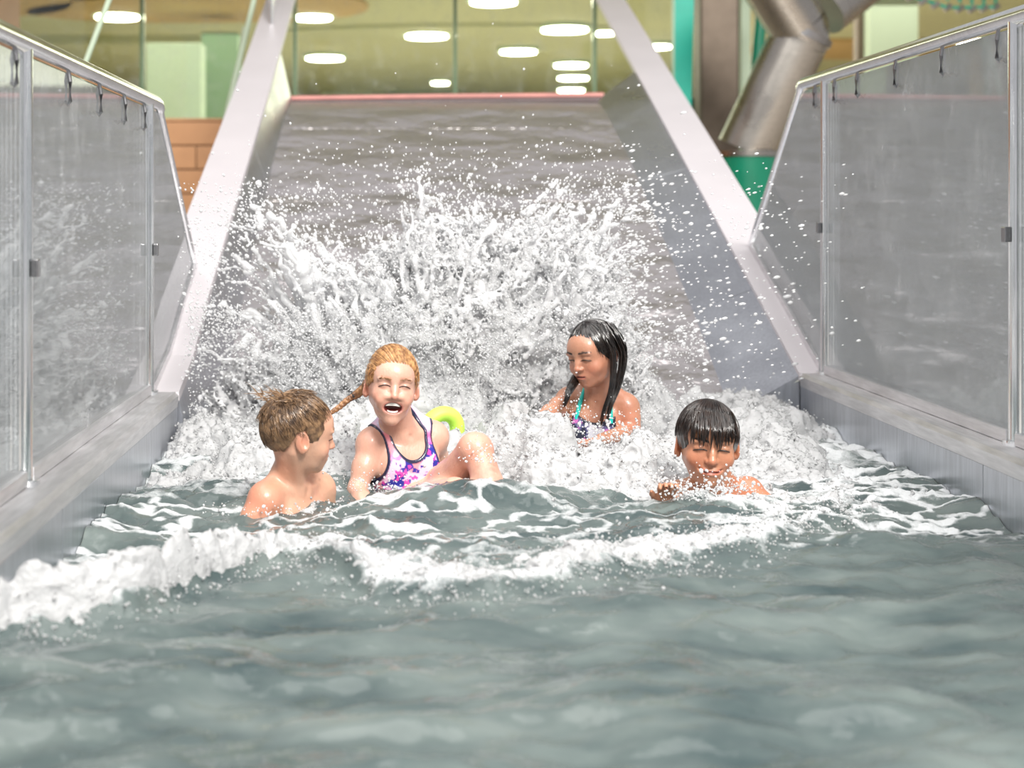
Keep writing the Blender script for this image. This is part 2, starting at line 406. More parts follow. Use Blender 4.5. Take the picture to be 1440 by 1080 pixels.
# pale flat copings on both side walls, with deep outer skirts
m = MB(); m.sweep([[(XR-.006, d, zr(d)-.03), (XR-.004, d, zr(d)), (OR, d, zr(d)), (OR, d, zr(d)-.03)] for d in np.linspace(5.92, 12.4, 20)]); m.build('coping', M['coping'], slide)
ds = np.unique(np.concatenate([LD, np.linspace(5.3, 12.4, 20)]))
m = MB(); m.sweep([[(XL+.006, d, zl(d)-.03), (XL+.004, d, zl(d)), (OL, d, zl(d)), (OL, d, zl(d)-.03)] for d in ds]); m.build('coping', M['coping'], slide)
m = MB(); m.sweep([[(OR-.02, d, zr(d)-.03), (OR, d, zr(d)-.03), (OR, d, zr(d)-.34), (OR-.02, d, zr(d)-.34)] for d in np.linspace(5.95, 10.0, 8)]); m.build('outer_skirt', M['steel_wall'], slide)
m = MB(); m.sweep([[(OL+.02, d, zl(d)-.03), (OL, d, zl(d)-.03), (OL, d, zl(d)-.34), (OL+.02, d, zl(d)-.34)] for d in np.linspace(5.4, 10.0, 8)]); m.build('outer_skirt', M['steel_wall'], slide)
# gusset plates closing the ends of the leaning side walls above the pool
for xa, xb, d_, zt_ in ((FXR-.02, XR+.02, 5.93, LZ-.02), (FXL+.02, XL-.02, 5.31, LZ-.02)):
    zf = min(fl(d_), zt_-.06); m = MB(); m.sweep([[(xa, y, -.4), (xb, y, -.4), (xb, y, zt_), (xa, y, zf)] for y in (d_, d_+.012)]); m.build('gusset_plate', M['steel_wall'], slide)
# lip at the top of the run
m = MB(); m.tube([(XL, 9.98, 1.475), (.3, 9.98, 1.488), (XR, 9.98, 1.50)], .022, 10); m.build('lip_bar', M['lip'], slide, True)
m = MB(); m.tube([(XL, 10.03, 1.508), (.3, 10.03, 1.522), (XR-.2, 10.03, 1.53)], .020, 10); m.build('lip_strip', M['lip_red'], slide, True)
for px in (-.55, .35, 1.2):
    MB().box(px-.06, px+.06, 9.4, 9.52, -.5, 1.33).build('support_leg', M['dark_metal'], slide)
# bracket plates at the head of the left coping
m = MB(); p = at(392, 20, 11.0); m.box(p[0]-.03, p[0]-.012, 10.6, 11.3, 2.02, 2.5, .004); m.build('bracket', M['steel_rail'], slide)

# ------------------------------------------------------------ glass railings
def railing(name, label, x, sgn, zt, posts, d_far, end, clips, gmat, post_near):
    r = empty(name, (x, posts[0], LZ)); tag(r, label, 'railing', 'glass railings along the run-out channel')
    rr = .024
    MB().tube([(x, 1.2, zt)]+[(x, d, zt) for d in np.linspace(1.4, d_far-.05, 5)]+[(x, d_far-.015, zt-.004), (x, d_far+.01, zt-.02)], rr, 16).build('top_rail', M['steel_rail'], r, True)
    MB().tube([(x, d_far+.004, zt-.012), (x, end[0], end[1])], rr*.72, 12).build('sloping_rail', M['steel_rail'], r, True)
    for i, d in enumerate(posts):
        q = MB(); q.tube([(x, d, LZ), (x, d, zt-.01)], .0195, 14)
        po = q.build('post', M['steel_rail'], r, True)
        MB().tube([(x, d, LZ), (x, d, LZ+.012)], .034, 14).build('base_flange', M['steel_rail'], r, True)
        MB().box(x-.026*sgn-.008, x-.026*sgn+.008, d-.014, d+.014, (LZ+zt)/2-.03, (LZ+zt)/2+.01, .003).build('glass_clamp', M['clip'], r)
    ys = [1.25]+posts[::-1]
    for a, b in zip(ys[:-1], ys[1:]):
        MB().box(x-.005, x+.005, a+.024, b-.024, LZ+.03, zt-.030, .001).build('glass_panel', gmat, r)
        MB().box(x-.016, x+.016, a+.03, b-.03, LZ+.001, LZ+.034, .003).build('base_channel', M['steel_edge'], r)
    # end pane cut to the slope of the slide edge
    a = posts[0]+.024; zb = (lambda d: zr(d)) if sgn > 0 else zl
    e0 = end[0]-.05; slope = (end[1]-zt)/(end[0]-d_far); top = lambda d: zt-.03 if d < d_far-.02 else zt-.03+slope*(d-d_far+.02)
    ds_ = np.linspace(a, e0, 14); sec = []
    for d in ds_:
        t = max(top(d), zb(d)+.035); sec.append([(x-.005, d, zb(d)+.03), (x+.005, d, zb(d)+.03), (x+.005, d, t), (x-.005, d, t)])
    MB().sweep(sec).build('end_pane', gmat, r)
    MB().sweep([[(x-.014, d, zb(d)+.001), (x+.014, d, zb(d)+.001), (x+.014, d, zb(d)+.03), (x-.014, d, zb(d)+.03)] for d in np.linspace(a+.02, e0+.02, 14)]).build('end_channel', M['steel_edge'], r)
    for d in clips:
        q = MB(); q.tube([(x-.004*sgn, d, zt-.015), (x-.010*sgn, d, zt-.05), (x-.010*sgn, d, zt-.10), (x-.004*sgn, d, zt-.108), (x+.004*sgn, d, zt-.10)], .0055, 8); q.build('hook_clip', M['clip'], r, True)
    return r
dl = lambda u: FPX*.83/(U0-u); dr = lambda u: FPX*1.62/(u-U0)
railing('glass_railing', 'steel and glass railing with splashed panes, ending beside the beige tiled wall', -.83, -1, 1.156, [5.24, 3.49, 1.75], 5.45, (6.45, .54),
        [dl(17), dl(93), dl(137), dl(172), dl(200), 2.6], M['glass_l'], 3.49)
railing('glass_railing', 'steel and glass railing with hazy panes, ending beside the steel pipe', 1.62, 1, 1.29, [5.9, 4.09, 2.3], 6.24, (7.12, .64),
        [dr(1148), dr(1176), dr(1208), dr(1262), dr(1328), dr(1407), 3.2], M['glass_r'], 4.09)

# ---------------------------------------------------------------- hall behind
CZ = 3.62
ce = MB().box(-22, 24, 11.6, 39, CZ, CZ+.1).build('ceiling', M['ceiling']); struct(ce, 'olive hall ceiling with round lamps far behind the slide', 'ceiling')
wb = MB().box(-22, 24, 38.4, 38.6, -.5, CZ).build('wall_far', M['hall_wall']); struct(wb, 'pale olive far wall of the hall', 'wall')
def soffit(cx, cy, rx, ry, z0, label, seed, mat='soffit'):
    r_ = np.random.default_rng(seed); ph = r_.random(3)*6; P = []
    for a in np.linspace(0, 2*np.pi, 48, endpoint=False):
        k = 1+.12*math.sin(2*a+ph[0])+.08*math.sin(3*a+ph[1]); P.append((cx+rx*k*math.cos(a), cy+ry*k*math.sin(a)))
    m = MB(); m.sweep([[(x, y, z) for x, y in P] for z in (z0, CZ)]); o = m.build('soffit', M[mat]); struct(o, label, 'soffit'); return o
soffit(-2.6, 21.4, 2.3, 1.7, 3.57, 'ochre rounded ceiling soffit above the head of the left slide edge', 1)
soffit(-6.2, 20.5, 1.6, 2.4, 3.57, 'ochre rounded ceiling soffit above the left glass railing', 2)
soffit(8.6, 27.0, 2.6, 1.6, 3.57, 'ochre oval ceiling soffit above the steel pipe', 3)
soffit(1.0, 24.5, 3.2, 1.0, 3.57, 'long pale ceiling soffit over the middle of the slide', 5, 'ceiling')
def column(x0, x1, y0, y1, z1, mat, label, z0=-.5):
    o = MB().box(x0, x1, y0, y1, z0, z1, .02).build('column_1', M[mat]); struct(o, label, 'column'); return o
def colpx(u0, u1, d, mat, label, vt=None, depth=.5):
    z1 = CZ if vt is None else at(0, vt, d)[2]
    return column((u0-U0)/FPX*d, (u1-U0)/FPX*d, d, d+depth, z1, mat, label)
colpx(205, 283, 21, 'column', 'broad white column above the beige tiled wall', 60)
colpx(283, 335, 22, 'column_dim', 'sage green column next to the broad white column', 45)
colpx(452, 548, 37, 'column', 'white block low behind the slide lip', 104)
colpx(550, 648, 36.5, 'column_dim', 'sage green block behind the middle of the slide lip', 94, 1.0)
colpx(1222, 1292, 19, 'column', 'pale green column above the right railing', None, .6)
colpx(1206, 1222, 19.2, 'dark_metal', 'thin dark strip standing in for the darker side of the pale green column', None, .2)  # dark strip in place of the column's own darker side face
colpx(985, 1040, 12.5, 'dark_metal', 'dark bronze column behind the steel pipe', None, .3)
colpx(-30, 20, 25, 'soffit', 'ochre column far behind the left railing', None)
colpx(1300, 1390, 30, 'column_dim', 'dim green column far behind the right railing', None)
colpx(1042, 1056, 14, 'column', 'slim white post between dark column and pipe', None, .1)
b = MB().box(-8.0, -2.4, 25.0, 25.4, at(0, 62, 25)[2], CZ).build('trim_1', M['ceiling']); struct(b, 'low olive bulkhead over the broad white column', 'bulkhead')

# beige tiled wall left of the slide, each tile a piece
tw = MB().box(-7.2, -1.35, 13.02, 13.3, -.5, 1.535).build('wall_tiled', M['grout']); struct(tw, 'beige tiled wall between the left railing and the slide edge', 'wall')
th, twd = .2, .62; proto = None; k = 0
for row in range(10):
    z0 = 1.54-(row+1)*th
    for col in range(10):
        x1 = -1.35-col*twd+(.31 if row % 2 else 0); x0 = max(x1-twd, -7.2); xe = min(x1, -1.35)
        if xe-x0 < .1: continue
        if proto is None:
            proto = MB().box(-twd/2+.006, twd/2-.006, -.012, .012, .006, th-.006, .004).build('tile', M['tile']); o = proto
        else: o = bpy.data.objects.new('tile', proto.data); C.objects.link(o)
        o.parent = tw; o.location = ((x0+xe)/2, 13.012-.004*((k*7) % 3)/3, z0); o.scale = ((xe-x0)/twd, 1, 1); k += 1
MB().box(-7.2, -1.35, 12.99, 13.3, 1.54, 1.565, .004).build('wall_cap', M['tile'], tw)

# glass partition behind the slide head
gp = empty('glass_partition', (0, 15, -.5)); tag(gp, 'tall glass partition with slim posts behind the slide lip', 'glass partition')
us = [-40, 200, 415, 640, 836, 1000]
for u in us:
    x = (u-U0)/FPX*15; MB().box(x-.018, x+.018, 14.97, 15.03, -.5, 3.6, .003).build('mullion', M['column_dim'], gp)
for a, b in zip(us[:-1], us[1:]):
    MB().box((a-U0)/FPX*15+.02, (b-U0)/FPX*15-.02, 14.994, 15.006, -.4, 3.58).build('pane', M['glass_far'], gp)

# round ceiling lamps
lamps = [(165, 24, 66, 'round ceiling lamp above the left railing, beside a slanted white pole'),
         (440, 25, 58, 'round ceiling lamp next to the head of the left slide edge, upper of two'),
         (457, 82, 58, 'round ceiling lamp next to the left slide edge, lower of two'),
         (600, 51, 64, 'round ceiling lamp near the middle of the slide lip, left of centre'),
         (694, 3, 70, 'round ceiling lamp cut by the top of the picture over the slide'),
         (729, 73, 56, 'round ceiling lamp below and left of the widest lamp over the slide'),
         (794, 42, 70, 'widest round ceiling lamp over the right half of the slide'),
         (850, 47, 34, 'ceiling lamp half hidden by the right slide edge'),
         (803, 92, 52, 'topmost of the three close ceiling lamps over the slide lip'),
         (806, 110, 48, 'middle of the three close ceiling lamps over the slide lip'),
         (803, 127, 42, 'lowest of the three close ceiling lamps just above the slide lip'),
         (619, 117, 30, 'small far ceiling lamp just above the middle of the slide lip'),
         (924, 66, 44, 'round ceiling lamp between right slide edge and teal pole'),
         (1376, 60, 60, 'round glowing disc behind the near pane of the right railing'),  # glowing disc placed for the round bright spot in this pane
         (1190, 140, 44, 'far ceiling lamp behind the far pane of the right railing')]
for (u, v, wpx, lab) in lamps:
    v = min(v, 129); d = (CZ-.08-HC)*FPX/(V0-v); r_ = (wpx-6)*d/FPX/2; x = (u-U0)/FPX*d
    e = empty('ceiling_lamp', (x, d, CZ-.08)); tag(e, lab, 'ceiling lamp', 'round lamps on the hall ceiling')
    a_ = [(x+r_*math.cos(t), d+r_*math.sin(t)) for t in np.linspace(0, 2*np.pi, 32, endpoint=False)]
    MB().sweep([[(p, q, z) for p, q in a_] for z in (CZ-.10, CZ-.07)]).build('diffuser', M['lamp'], e)
    b_ = [(x+(r_+.05)*math.cos(t), d+(r_+.05)*math.sin(t)) for t in np.linspace(0, 2*np.pi, 32, endpoint=False)]
    MB().sweep([[(p, q, z) for p, q in b_] for z in (CZ-.07, CZ-.0)]).build('housing', M['column'], e)

# steel pipe with elbow, running into a green drum
pd = 11.0
def P_(u, v, dd=0): return at(u, v, pd+dd)
pr = empty('steel_pipe', tuple(P_(1048, 214))); tag(pr, 'big bent stainless pipe right of the slide, above the green drum', 'pipe')
R_ = .205
e0, e1, e2 = P_(1052, -75, -.3), P_(1128, 46, -.1), P_(1049, 212)
MB().tube([e0, e0*.1+e1*.9], R_, 28).build('upper_tube', M['steel_pipe'], pr, True)
bend = [e1+(e0-e1)*.1*(1-t)**2*1.0+(e2-e1)*.1*t**2 for t in np.linspace(0, 1, 7)]
MB().tube(bend, R_*1.0, 28).build('mitre_bend', M['steel_pipe'], pr, True)
MB().tube([e1+(e2-e1)*.1, e2], R_, 28).build('lower_tube', M['steel_pipe'], pr, True)
dn = (e2-e1)/np.linalg.norm(e2-e1)
MB().tube([e1-dn*.02, e1+dn*.03], R_+.012, 28).build('weld_ring', M['clip'], pr, True)
p = P_(1235, -40, .3); q = P_(1160, 18, .1)
MB().tube([p, q], .17, 24).build('branch_tube', M['steel_pipe'], pr, True)
dc = P_(1049, 215); dr_ = empty('green_drum', (dc[0], dc[1], -.5)); tag(dr_, 'glossy green round drum below the steel pipe', 'drum')
MB().tube([(dc[0], dc[1], -.5), (dc[0], dc[1], dc[2]-.03)], .222, 32).build('drum_body', M['green'], dr_, True)
MB().tube([(dc[0], dc[1], dc[2]-.03), (dc[0], dc[1], dc[2]+.01)], .232, 32).build('drum_rim', M['steel_pipe'], dr_, True)
MB().tube([(dc[0], dc[1], 0.10), (dc[0], dc[1], 0.13)], .232, 32).build('drum_hoop', M['green'], dr_, True)
# teal poles
def pole(pts, r, mat, name, label, cat='pole'):
    V, F = tube_vf(np.array(pts), r, 14); m = MB(); m.addvf(V, F); o = m.build(name, mat, None, True); tag(o, label, cat); return o
t0 = at(962, -60, 12.0); t1 = at(953, 150, 12.0); m = MB()
m.hexa([(t1[0]-.03, 12, -.5), (t1[0]+.05, 12, -.5), (t1[0]+.05, 12.14, -.5), (t1[0]-.03, 12.14, -.5), (t0[0]-.07, 12, t0[2]), (t0[0]+.085, 12, t0[2]), (t0[0]+.085, 12.14, t0[2]), (t0[0]-.07, 12.14, t0[2])])
tag(m.build('teal_post', M['teal']), 'flat bright teal post beside the right slide edge', 'post')
o = MB().box((958-U0)/FPX*13, (1012-U0)/FPX*13, 13.0, 13.2, -.5, at(0, 138, 13)[2], .01).build('green_partition', M['green']); tag(o, 'dark green partition behind the right slide edge, below the teal post', 'partition')
pole([at(1050, 250, 13), at(1075, -30, 13)], .05, M['green'], 'green_pole', 'slanted dark green pole behind the pipe')
pole([at(20, 352, 9)*np.array([1, 1, 0])+np.array([0, 0, -.5]), at(120, 88, 9), at(157, -10, 9)], .016, M['column'], 'white_pole', 'thin slanted white pole above the left railing')
MB().tube([at(316, 170, 11.5), at(362, -20, 11.5)], .02, 12).build('handrail_bar', M['column'], slide, True)
MB().tube([at(324, 165, 11.7), at(344, 38, 11.7)], .016, 12).build('handrail_bar', M['column'], slide, True)
# climbing net, top right
nt = empty('climbing_net', tuple(at(1330, -10, 14))); tag(nt, 'teal knotted climbing net hanging above the right railing', 'net')
A0, A1, B0, B1 = at(1270, -55, 14), at(1400, -75, 14.6), at(1262, -12, 13.2), at(1400, 10, 13.8)
for i in range(9):
    t = i/8; a = A0*(1-t)+A1*t; b = B0*(1-t)+B1*t; mid = (a+b)/2-np.array([0, 0, .05]); MB().tube([a, mid, b], .014, 6).build('rope', M['teal'], nt, True)
for i in range(5):
    t = i/4; a = A0*(1-t)+B0*t; b = A1*(1-t)+B1*t; mid = (a+b)/2-np.array([0, 0, .07]); MB().tube([a, mid, b], .014, 6).build('rope', M['teal'], nt, True)
    for j in range(9):
        s_ = j/8; p = a*(1-s_)+b*s_-np.array([0, 0, .07*(1-(2*s_-1)**2)]); MB().tube([p-np.array([.03, 0, .02]), p+np.array([.03, 0, .02])], .026, 7).build('knot', M['clip'], nt, True)
# pale low wall beyond the right railing
lw = MB().box(3.0, 12.0, 15.0, 15.3, -.5, -.16, .02).build('wall_low', M['tile']); struct(lw, 'low beige wall beyond the right railing', 'wall')
sw = MB().box(-3.4, -3.1, 6.8, 12.9, -.5, 3.3, .01).build('wall_side', M['brown_wall']); struct(sw, 'brown stone wall beside the slide beyond the left railing', 'wall')
# =================================================================== water
n = N('churned_pool_water')
n.set(Roughness=.05, IOR=1.33); n.b.inputs['Transmission Weight'].default_value = .2
f = n.noise(3.0, 5, (1, 2.2, 1), .55)
n.link(n.ramp(f, [(.32, (.050, .075, .078)), (.68, (.165, .198, .188))]), n.b.inputs['Base Color'])
n.bump(n.noise(30, 4, (1, .8, 1)), .35, .010)
fo = n.add('ShaderNodeBsdfPrincipled'); fo.inputs['Base Color'].default_value = (.66, .68, .69, 1); fo.inputs['Roughness'].default_value = .45
bf = n.add('ShaderNodeBump'); bf.inputs['Strength'].default_value = .9; bf.inputs['Distance'].default_value = .012
fn = n.noise(75, 5, (1, 1, 1), .65); n.link(fn, bf.inputs['Height']); n.link(bf.outputs[0], fo.inputs['Normal'])
at_ = n.add('ShaderNodeAttribute', attribute_name='foam')
# lacy edge: fine noise breaks up the foam where it is thin
sm = n.add('ShaderNodeMath', operation='ADD'); n.link(at_.outputs['Fac'], sm.inputs[0])
fz = n.noise(55, 5, (1, 1, 1), .7); sc_ = n.add('ShaderNodeMath', operation='MULTIPLY_ADD'); n.link(fz, sc_.inputs[0]); sc_.inputs[1].default_value = .62; sc_.inputs[2].default_value = -.31
n.link(sc_.outputs[0], sm.inputs[1])
rp = n.ramp(sm.outputs[0], [(.32, g3(0)), (.72, g3(1))])
ms = n.add('ShaderNodeMixShader'); n.link(rp, ms.inputs[0]); n.link(n.b.outputs[0], ms.inputs[1]); n.link(fo.outputs[0], ms.inputs[2]); n.link(ms.outputs[0], n.out.inputs[0])
M['water'] = n.m
def white_water(name, rough, trans, bump):
    n = N(name); n.set(Roughness=rough, IOR=1.33); n.b.inputs['Base Color'].default_value = (.95, .965, .975, 1); n.b.inputs['Transmission Weight'].default_value = trans
    if bump: n.bump(n.noise(110, 4), bump, .006)
    return n.m
def aerated(name, gloss, bump, alb):            # bubbly white water: scatters light forwards and back
    n = N(name); n.t.nodes.remove(n.b); df = n.add('ShaderNodeBsdfDiffuse'); tr = n.add('ShaderNodeBsdfTranslucent'); gl = n.add('ShaderNodeBsdfGlossy')
    for q in (df, tr): q.inputs[0].default_value = (alb, alb*1.004, min(1, alb*1.012), 1)
    gl.inputs['Roughness'].default_value = gloss; fr = n.add('ShaderNodeFresnel'); fr.inputs[0].default_value = 1.33
    a = n.add('ShaderNodeMixShader'); a.inputs[0].default_value = .5; n.link(df.outputs[0], a.inputs[1]); n.link(tr.outputs[0], a.inputs[2])
    b = n.add('ShaderNodeMixShader'); n.link(fr.outputs[0], b.inputs[0]); n.link(a.outputs[0], b.inputs[1]); n.link(gl.outputs[0], b.inputs[2]); n.link(b.outputs[0], n.out.inputs[0])
    if bump:
        bp_ = n.add('ShaderNodeBump'); bp_.inputs['Strength'].default_value = bump; bp_.inputs['Distance'].default_value = .006; n.link(n.noise(120, 4), bp_.inputs['Height'])
        for q in (df, gl): n.link(bp_.outputs[0], q.inputs['Normal'])
    return n.m
M['spray'] = aerated('white_spray', .15, 0., .98)
M['froth'] = aerated('white_froth', .25, .7, .76)
scene.cycles.diffuse_bounces = 12
scene.cycles.max_bounces = 14

CR = np.array([at(u, v, (HC-.04)*FPX/(v-V0))[:2] for u, v in
     [(-30, 868), (15, 858), (100, 846), (200, 826), (300, 788), (380, 766), (450, 772), (530, 800), (620, 806), (700, 812), (780, 792), (860, 772), (960, 760), (1060, 745), (1130, 722), (1230, 700), (1440, 690)]])
crest_d = lambda x: np.interp(x, CR[:, 0], CR[:, 1])
crest_h = lambda x: np.interp(x, [-.75, -.5, -.3, -.15, 0, .3, .6, .8, 1.0, 1.5], [.085, .080, .065, .035, .045, .055, .050, .040, .015, .010])
BUMPS = [(.13, 4.10, .062, .24), (.33, 4.10, .045, .20), (.80, 4.04, .035, .15), (.96, 4.12, .02, .12)]
def water(x, d):
    p = lambda sx, sd, o: np.stack([x*sx+o, d*sd+o*1.7, np.full_like(x, o*.37)], -1).reshape(-1, 3)
    nz = lambda sx, sd, o, oc=2: (fbm(p(sx, sd, o), oc).reshape(x.shape)-.5)*2
    rg = lambda sx, sd, o: 1-np.abs(nz(sx, sd, o, 3))*2.4
    s = d-crest_d(x)-.05*nz(7, 3, 3.1)
    tn = lambda sx, sd, k: tex_noise(x*sx+.15*d+k, d*sd-.2*x+k*2.3, k)
    h = .012*tn(1.1, 2.0, 1)+.0072*tn(2.3, 4.0, 2)+.0036*tn(5.0, 8.0, 3)+.0016*tn(11, 16, 4)
    for bx, bd, bh, bs in BUMPS: h = h+bh*np.exp(-((x-bx)**2+((d-bd)*1.25)**2)/bs**2)
    front = np.where(s < 0, np.exp(-(s/.055)**2), np.exp(-(s/.22)**2)); ch = crest_h(x)
    h = h+ch*front*(.75+.5*nz(5, 2, 7.))
    back = sstep(0, .15, s); churn = rg(8, 9, 12.)*.5+rg(19, 22, 14.)*.28
    h = h*(1-.2*back)+back*(.028*churn-.008)
    c1 = np.exp(-((s-.035)/.065)**2)*sstep(.012, .04, ch)
    foam = c1*(1.05+.5*nz(14, 14, 21.))
    foam = foam+back*sstep(.45, .95, rg(7, 12, 31.))*(.60+.3*nz(3, 3, 33.))
    foam = foam+sstep(4.35, 4.95, d+.35*nz(3, 3, 41.)-.3*sstep(-.3, -.72, x)+.35*sstep(.2, .5, x)*sstep(1.15, .85, x))*.95*(1-.6*sstep(1.2, 1.45, x))
    foam = foam+.75*sstep(.75, 1.0, x)*sstep(.45, .85, rg(9, 15, 71.))*np.exp(-((d-4.15)/.55)**2)
    foam = foam+.35*np.exp(-((s+.12)/.12)**2)*sstep(.5, .95, rg(10, 16, 51.))
    foam = np.clip(foam, 0, 1.2)
    h = h+foam*(.016*nz(26, 26, 61., 3)+.006)
    # kept clear of the ledge at the walls
    return h, foam, s
nx, nd = 370, 560
xs = np.linspace(XL+.001, XR-.001, nx); dd = np.linspace(math.sqrt(1.45), math.sqrt(6.35), nd)**2
Xg, Dg = np.meshgrid(xs, dd); Hg, Fg, Sg = water(Xg, Dg)
V = np.stack([Xg, Dg, Hg], -1).reshape(-1, 3); i = np.arange(nx*nd).reshape(nd, nx)
Fq = np.stack([i[:-1, :-1], i[:-1, 1:], i[1:, 1:], i[1:, :-1]], -1).reshape(-1, 4)
wt = make_obj('pool_water', V, Fq, M['water'], attrs={'foam': Fg.ravel()})
tag(wt, 'grey-teal pool water with ripples, churned white around the children', 'water', kind='stuff')
def wz(x, d):
    x = np.atleast_1d(np.asarray(x, float)); d = np.atleast_1d(np.asarray(d, float))
    fi = np.clip(np.interp(x, xs, np.arange(nx)), 0, nx-1).round().astype(int); fj = np.clip(np.interp(d, dd, np.arange(nd)), 0, nd-1).round().astype(int)
    return Hg[fj, fi], Fg[fj, fi]

ICO_V = None
def ico(sub):
    bm = bmesh.new(); bmesh.ops.create_icosphere(bm, subdivisions=sub, radius=1); bm.verts.index_update()
    V = np.array([v.co[:] for v in bm.verts]); F = np.array([[v.index for v in f.verts] for f in bm.faces]); bm.free(); return V, F
OCT = (np.array([[1, 0, 0], [-1, 0, 0], [0, 1, 0], [0, -1, 0], [0, 0, 1], [0, 0, -1.]]), np.array([[0, 2, 4], [2, 1, 4], [1, 3, 4], [3, 0, 4], [2, 0, 5], [1, 2, 5], [3, 1, 5], [0, 3, 5]]))
ICO = ico(1)
def drops(name, P, R, mat, shape, stretch=None, lump=0.):
    bv, bf_ = shape; n_ = len(P)
    S = bv[None]*R[:, None, None]
    if lump: S = S*(1+lump*rng.standard_normal((n_, len(bv), 1)))
    if stretch is not None:             # stretch = per-drop axis vector, length = extra factor
        L = np.linalg.norm(stretch, axis=1); a = stretch/(L[:, None]+1e-9); S = S+(S@a[:, :, None])*a[:, None, :]*L[:, None, None]
    V = (P[:, None]+S).reshape(-1, 3); F = (bf_[None]+(np.arange(n_)*len(bv))[:, None, None]).reshape(-1, 3)
    return make_obj(name, V, F, mat)

# --------------------------------------------------- froth on the breaking wave
def froth(x0, x1, d0, d1, z0, z1, h, hs, amp, freq, seed):
    F = Field((x0, d0, z0), (x1, d1, z1), h); F.D[:] = .05
    xg, dg = np.meshgrid(F.ax[0], F.ax[1], indexing='ij'); H = hs(xg.astype(float), dg.astype(float))[:, :, None]; Z = F.ax[2][None, None, :]; g = (Z-H)
    F.D[:] = np.clip(g, -.05, .05); band = np.abs(g) < amp*1.25; ii = np.argwhere(band); P = np.stack([F.ax[k][ii[:, k]] for k in range(3)], 1).astype(float)
    wp = (np.stack([vnoise(P*freq*.8+5), vnoise(P*freq*.8+25), vnoise(P*freq*.8+45)], 1)-.5)*.9/freq      # swirl
    Q = (P+wp)*freq+seed; nz = .55*(1-np.abs(2*fbm(Q, 3)-1)*2.6)+.45*(1-np.abs(2*fbm(Q*2.1+50, 3)-1)*2.6)
    F.D[band] = (g[band]-amp*(nz*1.1-.15)).astype(np.float32); F.D[:, :, 0] = .05; F.D[:, :, -1] = .05
    for k in (0, -1): F.D[k] = .05; F.D[:, k] = .05
    return F
def crest_s(x, d):
    z, _ = wz(x.ravel(), d.ravel()); z = z.reshape(x.shape); s = d-crest_d(x); ch = crest_h(x); p = np.stack([x*9, d*9, x*0], -1).reshape(-1, 3); nz = fbm(p, 3).reshape(x.shape)
    t = np.exp(-((s-.025)/.062)**2)*np.clip(ch/.07, 0, 1.2)*sstep(.28, .50, nz); t2 = np.exp(-((s-.14)/.09)**2)*np.clip(ch/.07, 0, 1)*sstep(.48, .60, nz)*.8
    return z-.032+(.050+.022*sstep(-.2, -.5, x))*np.maximum(t, t2)
F_ = froth(XL+.003, 1.2, 2.5, 4.4, -.06, .22, .0066, crest_s, .024, 21., 3.); Vf, Ff = F_.mesh(); Vf, Ff = cull(Vf, Ff, Vf[:, 2] > wz(Vf[:, 0], Vf[:, 1])[0]-.006)
tag(make_obj('wave_froth', Vf, Ff, M['froth']), 'white froth rolling along the breaking wave in front of the children', 'foam', kind='stuff')
nd0 = 2600; x = rng.uniform(XL+.02, 1.2, nd0); d = crest_d(x)+rng.normal(0, .09, nd0); z0, _ = wz(x, d)
tag(drops('wave_droplets', np.stack([x, d, z0+np.abs(rng.exponential(.014, nd0))], -1), np.clip(rng.lognormal(-6.1, .35, nd0), .001, .005), M['froth'], ICO), 'loose droplets thrown up by the breaking wave', 'water drops', kind='stuff')

# --------------------------------------------------- foam heap between the children and the slide
def heap_h(x, d):
    u = U0+x*FPX/d
    a = np.interp(u, [250, 280, 330, 400, 470, 540, 600, 650, 700, 760, 830, 900, 940, 1000, 1060, 1130, 1180], [.05, .06, .05, .06, .09, .10, .10, .09, .10, .12, .12, .10, .07, .06, .075, .045, .01])*.85*(1+.35*sstep(4.9, 5.3, d)*sstep(400, 480, u)*sstep(960, 880, u))
    return a*sstep(4.25, 4.75, d+.15*sstep(650, 720, u)*sstep(960, 900, u))
KEEP = [(-.27, 4.1, .20), (0.03, 4.40, .21), (.20, 4.26, .13), (.62, 4.90, .19), (.47, 4.84, .12), (.86, 4.22, .15)]
def heap_s(x, d):
    z, fm = wz(x.ravel(), d.ravel()); z = z.reshape(x.shape); fm = fm.reshape(x.shape); nz = fbm(np.stack([x*5, d*5, x*0+3], -1).reshape(-1, 3), 3).reshape(x.shape); nb = fbm(np.stack([x*16, d*16, x*0+8], -1).reshape(-1, 3), 2).reshape(x.shape)
    a = heap_h(x, d)*(.15+1.5*sstep(.36, .66, nz))*(.75+.5*nb)-.040*(1-sstep(.45, 1.0, fm*.5+nz*.9-.15))-.012
    for bx, bd, br in KEEP: r = np.sqrt((x-bx)**2+(d-bd)**2); a = a*sstep(br*.7, br*1.5, r)-.03*(1-sstep(br*.8, br*1.25, r))
    return z+a
F_ = froth(-.735, 1.5, 4.0, 5.9, -.08, .32, .0082, heap_s, .036, 17., 9.); Vf, Ff = F_.mesh(); Vf, Ff = cull(Vf, Ff, Vf[:, 2] > wz(Vf[:, 0], Vf[:, 1])[0]-.008)
Vf = smooth_mesh(Vf, Ff, 2, .5); nr = vnormals(Vf, Ff); Vf = Vf+nr*((fbm(Vf*150, 2)-.5)*.010)[:, None]
fs = rng.integers(0, len(Vf), 11000); fp = Vf[fs]+nr[fs]*np.abs(rng.normal(0, .006, (11000, 1)))+np.array([0, 0, 1])*rng.exponential(.008, (11000, 1))*(rng.random((11000, 1)) < .5)
tag(drops('foam_bubbles', fp, np.clip(rng.lognormal(-5.9, .4, 11000), .0014, .006), M['froth'], OCT), 'loose bubbles and drops on the heaped foam', 'water drops', kind='stuff')
tag(make_obj('foam_heap', Vf, Ff, M['froth']), 'heaped white foam around the children at the foot of the slide', 'foam', kind='stuff')

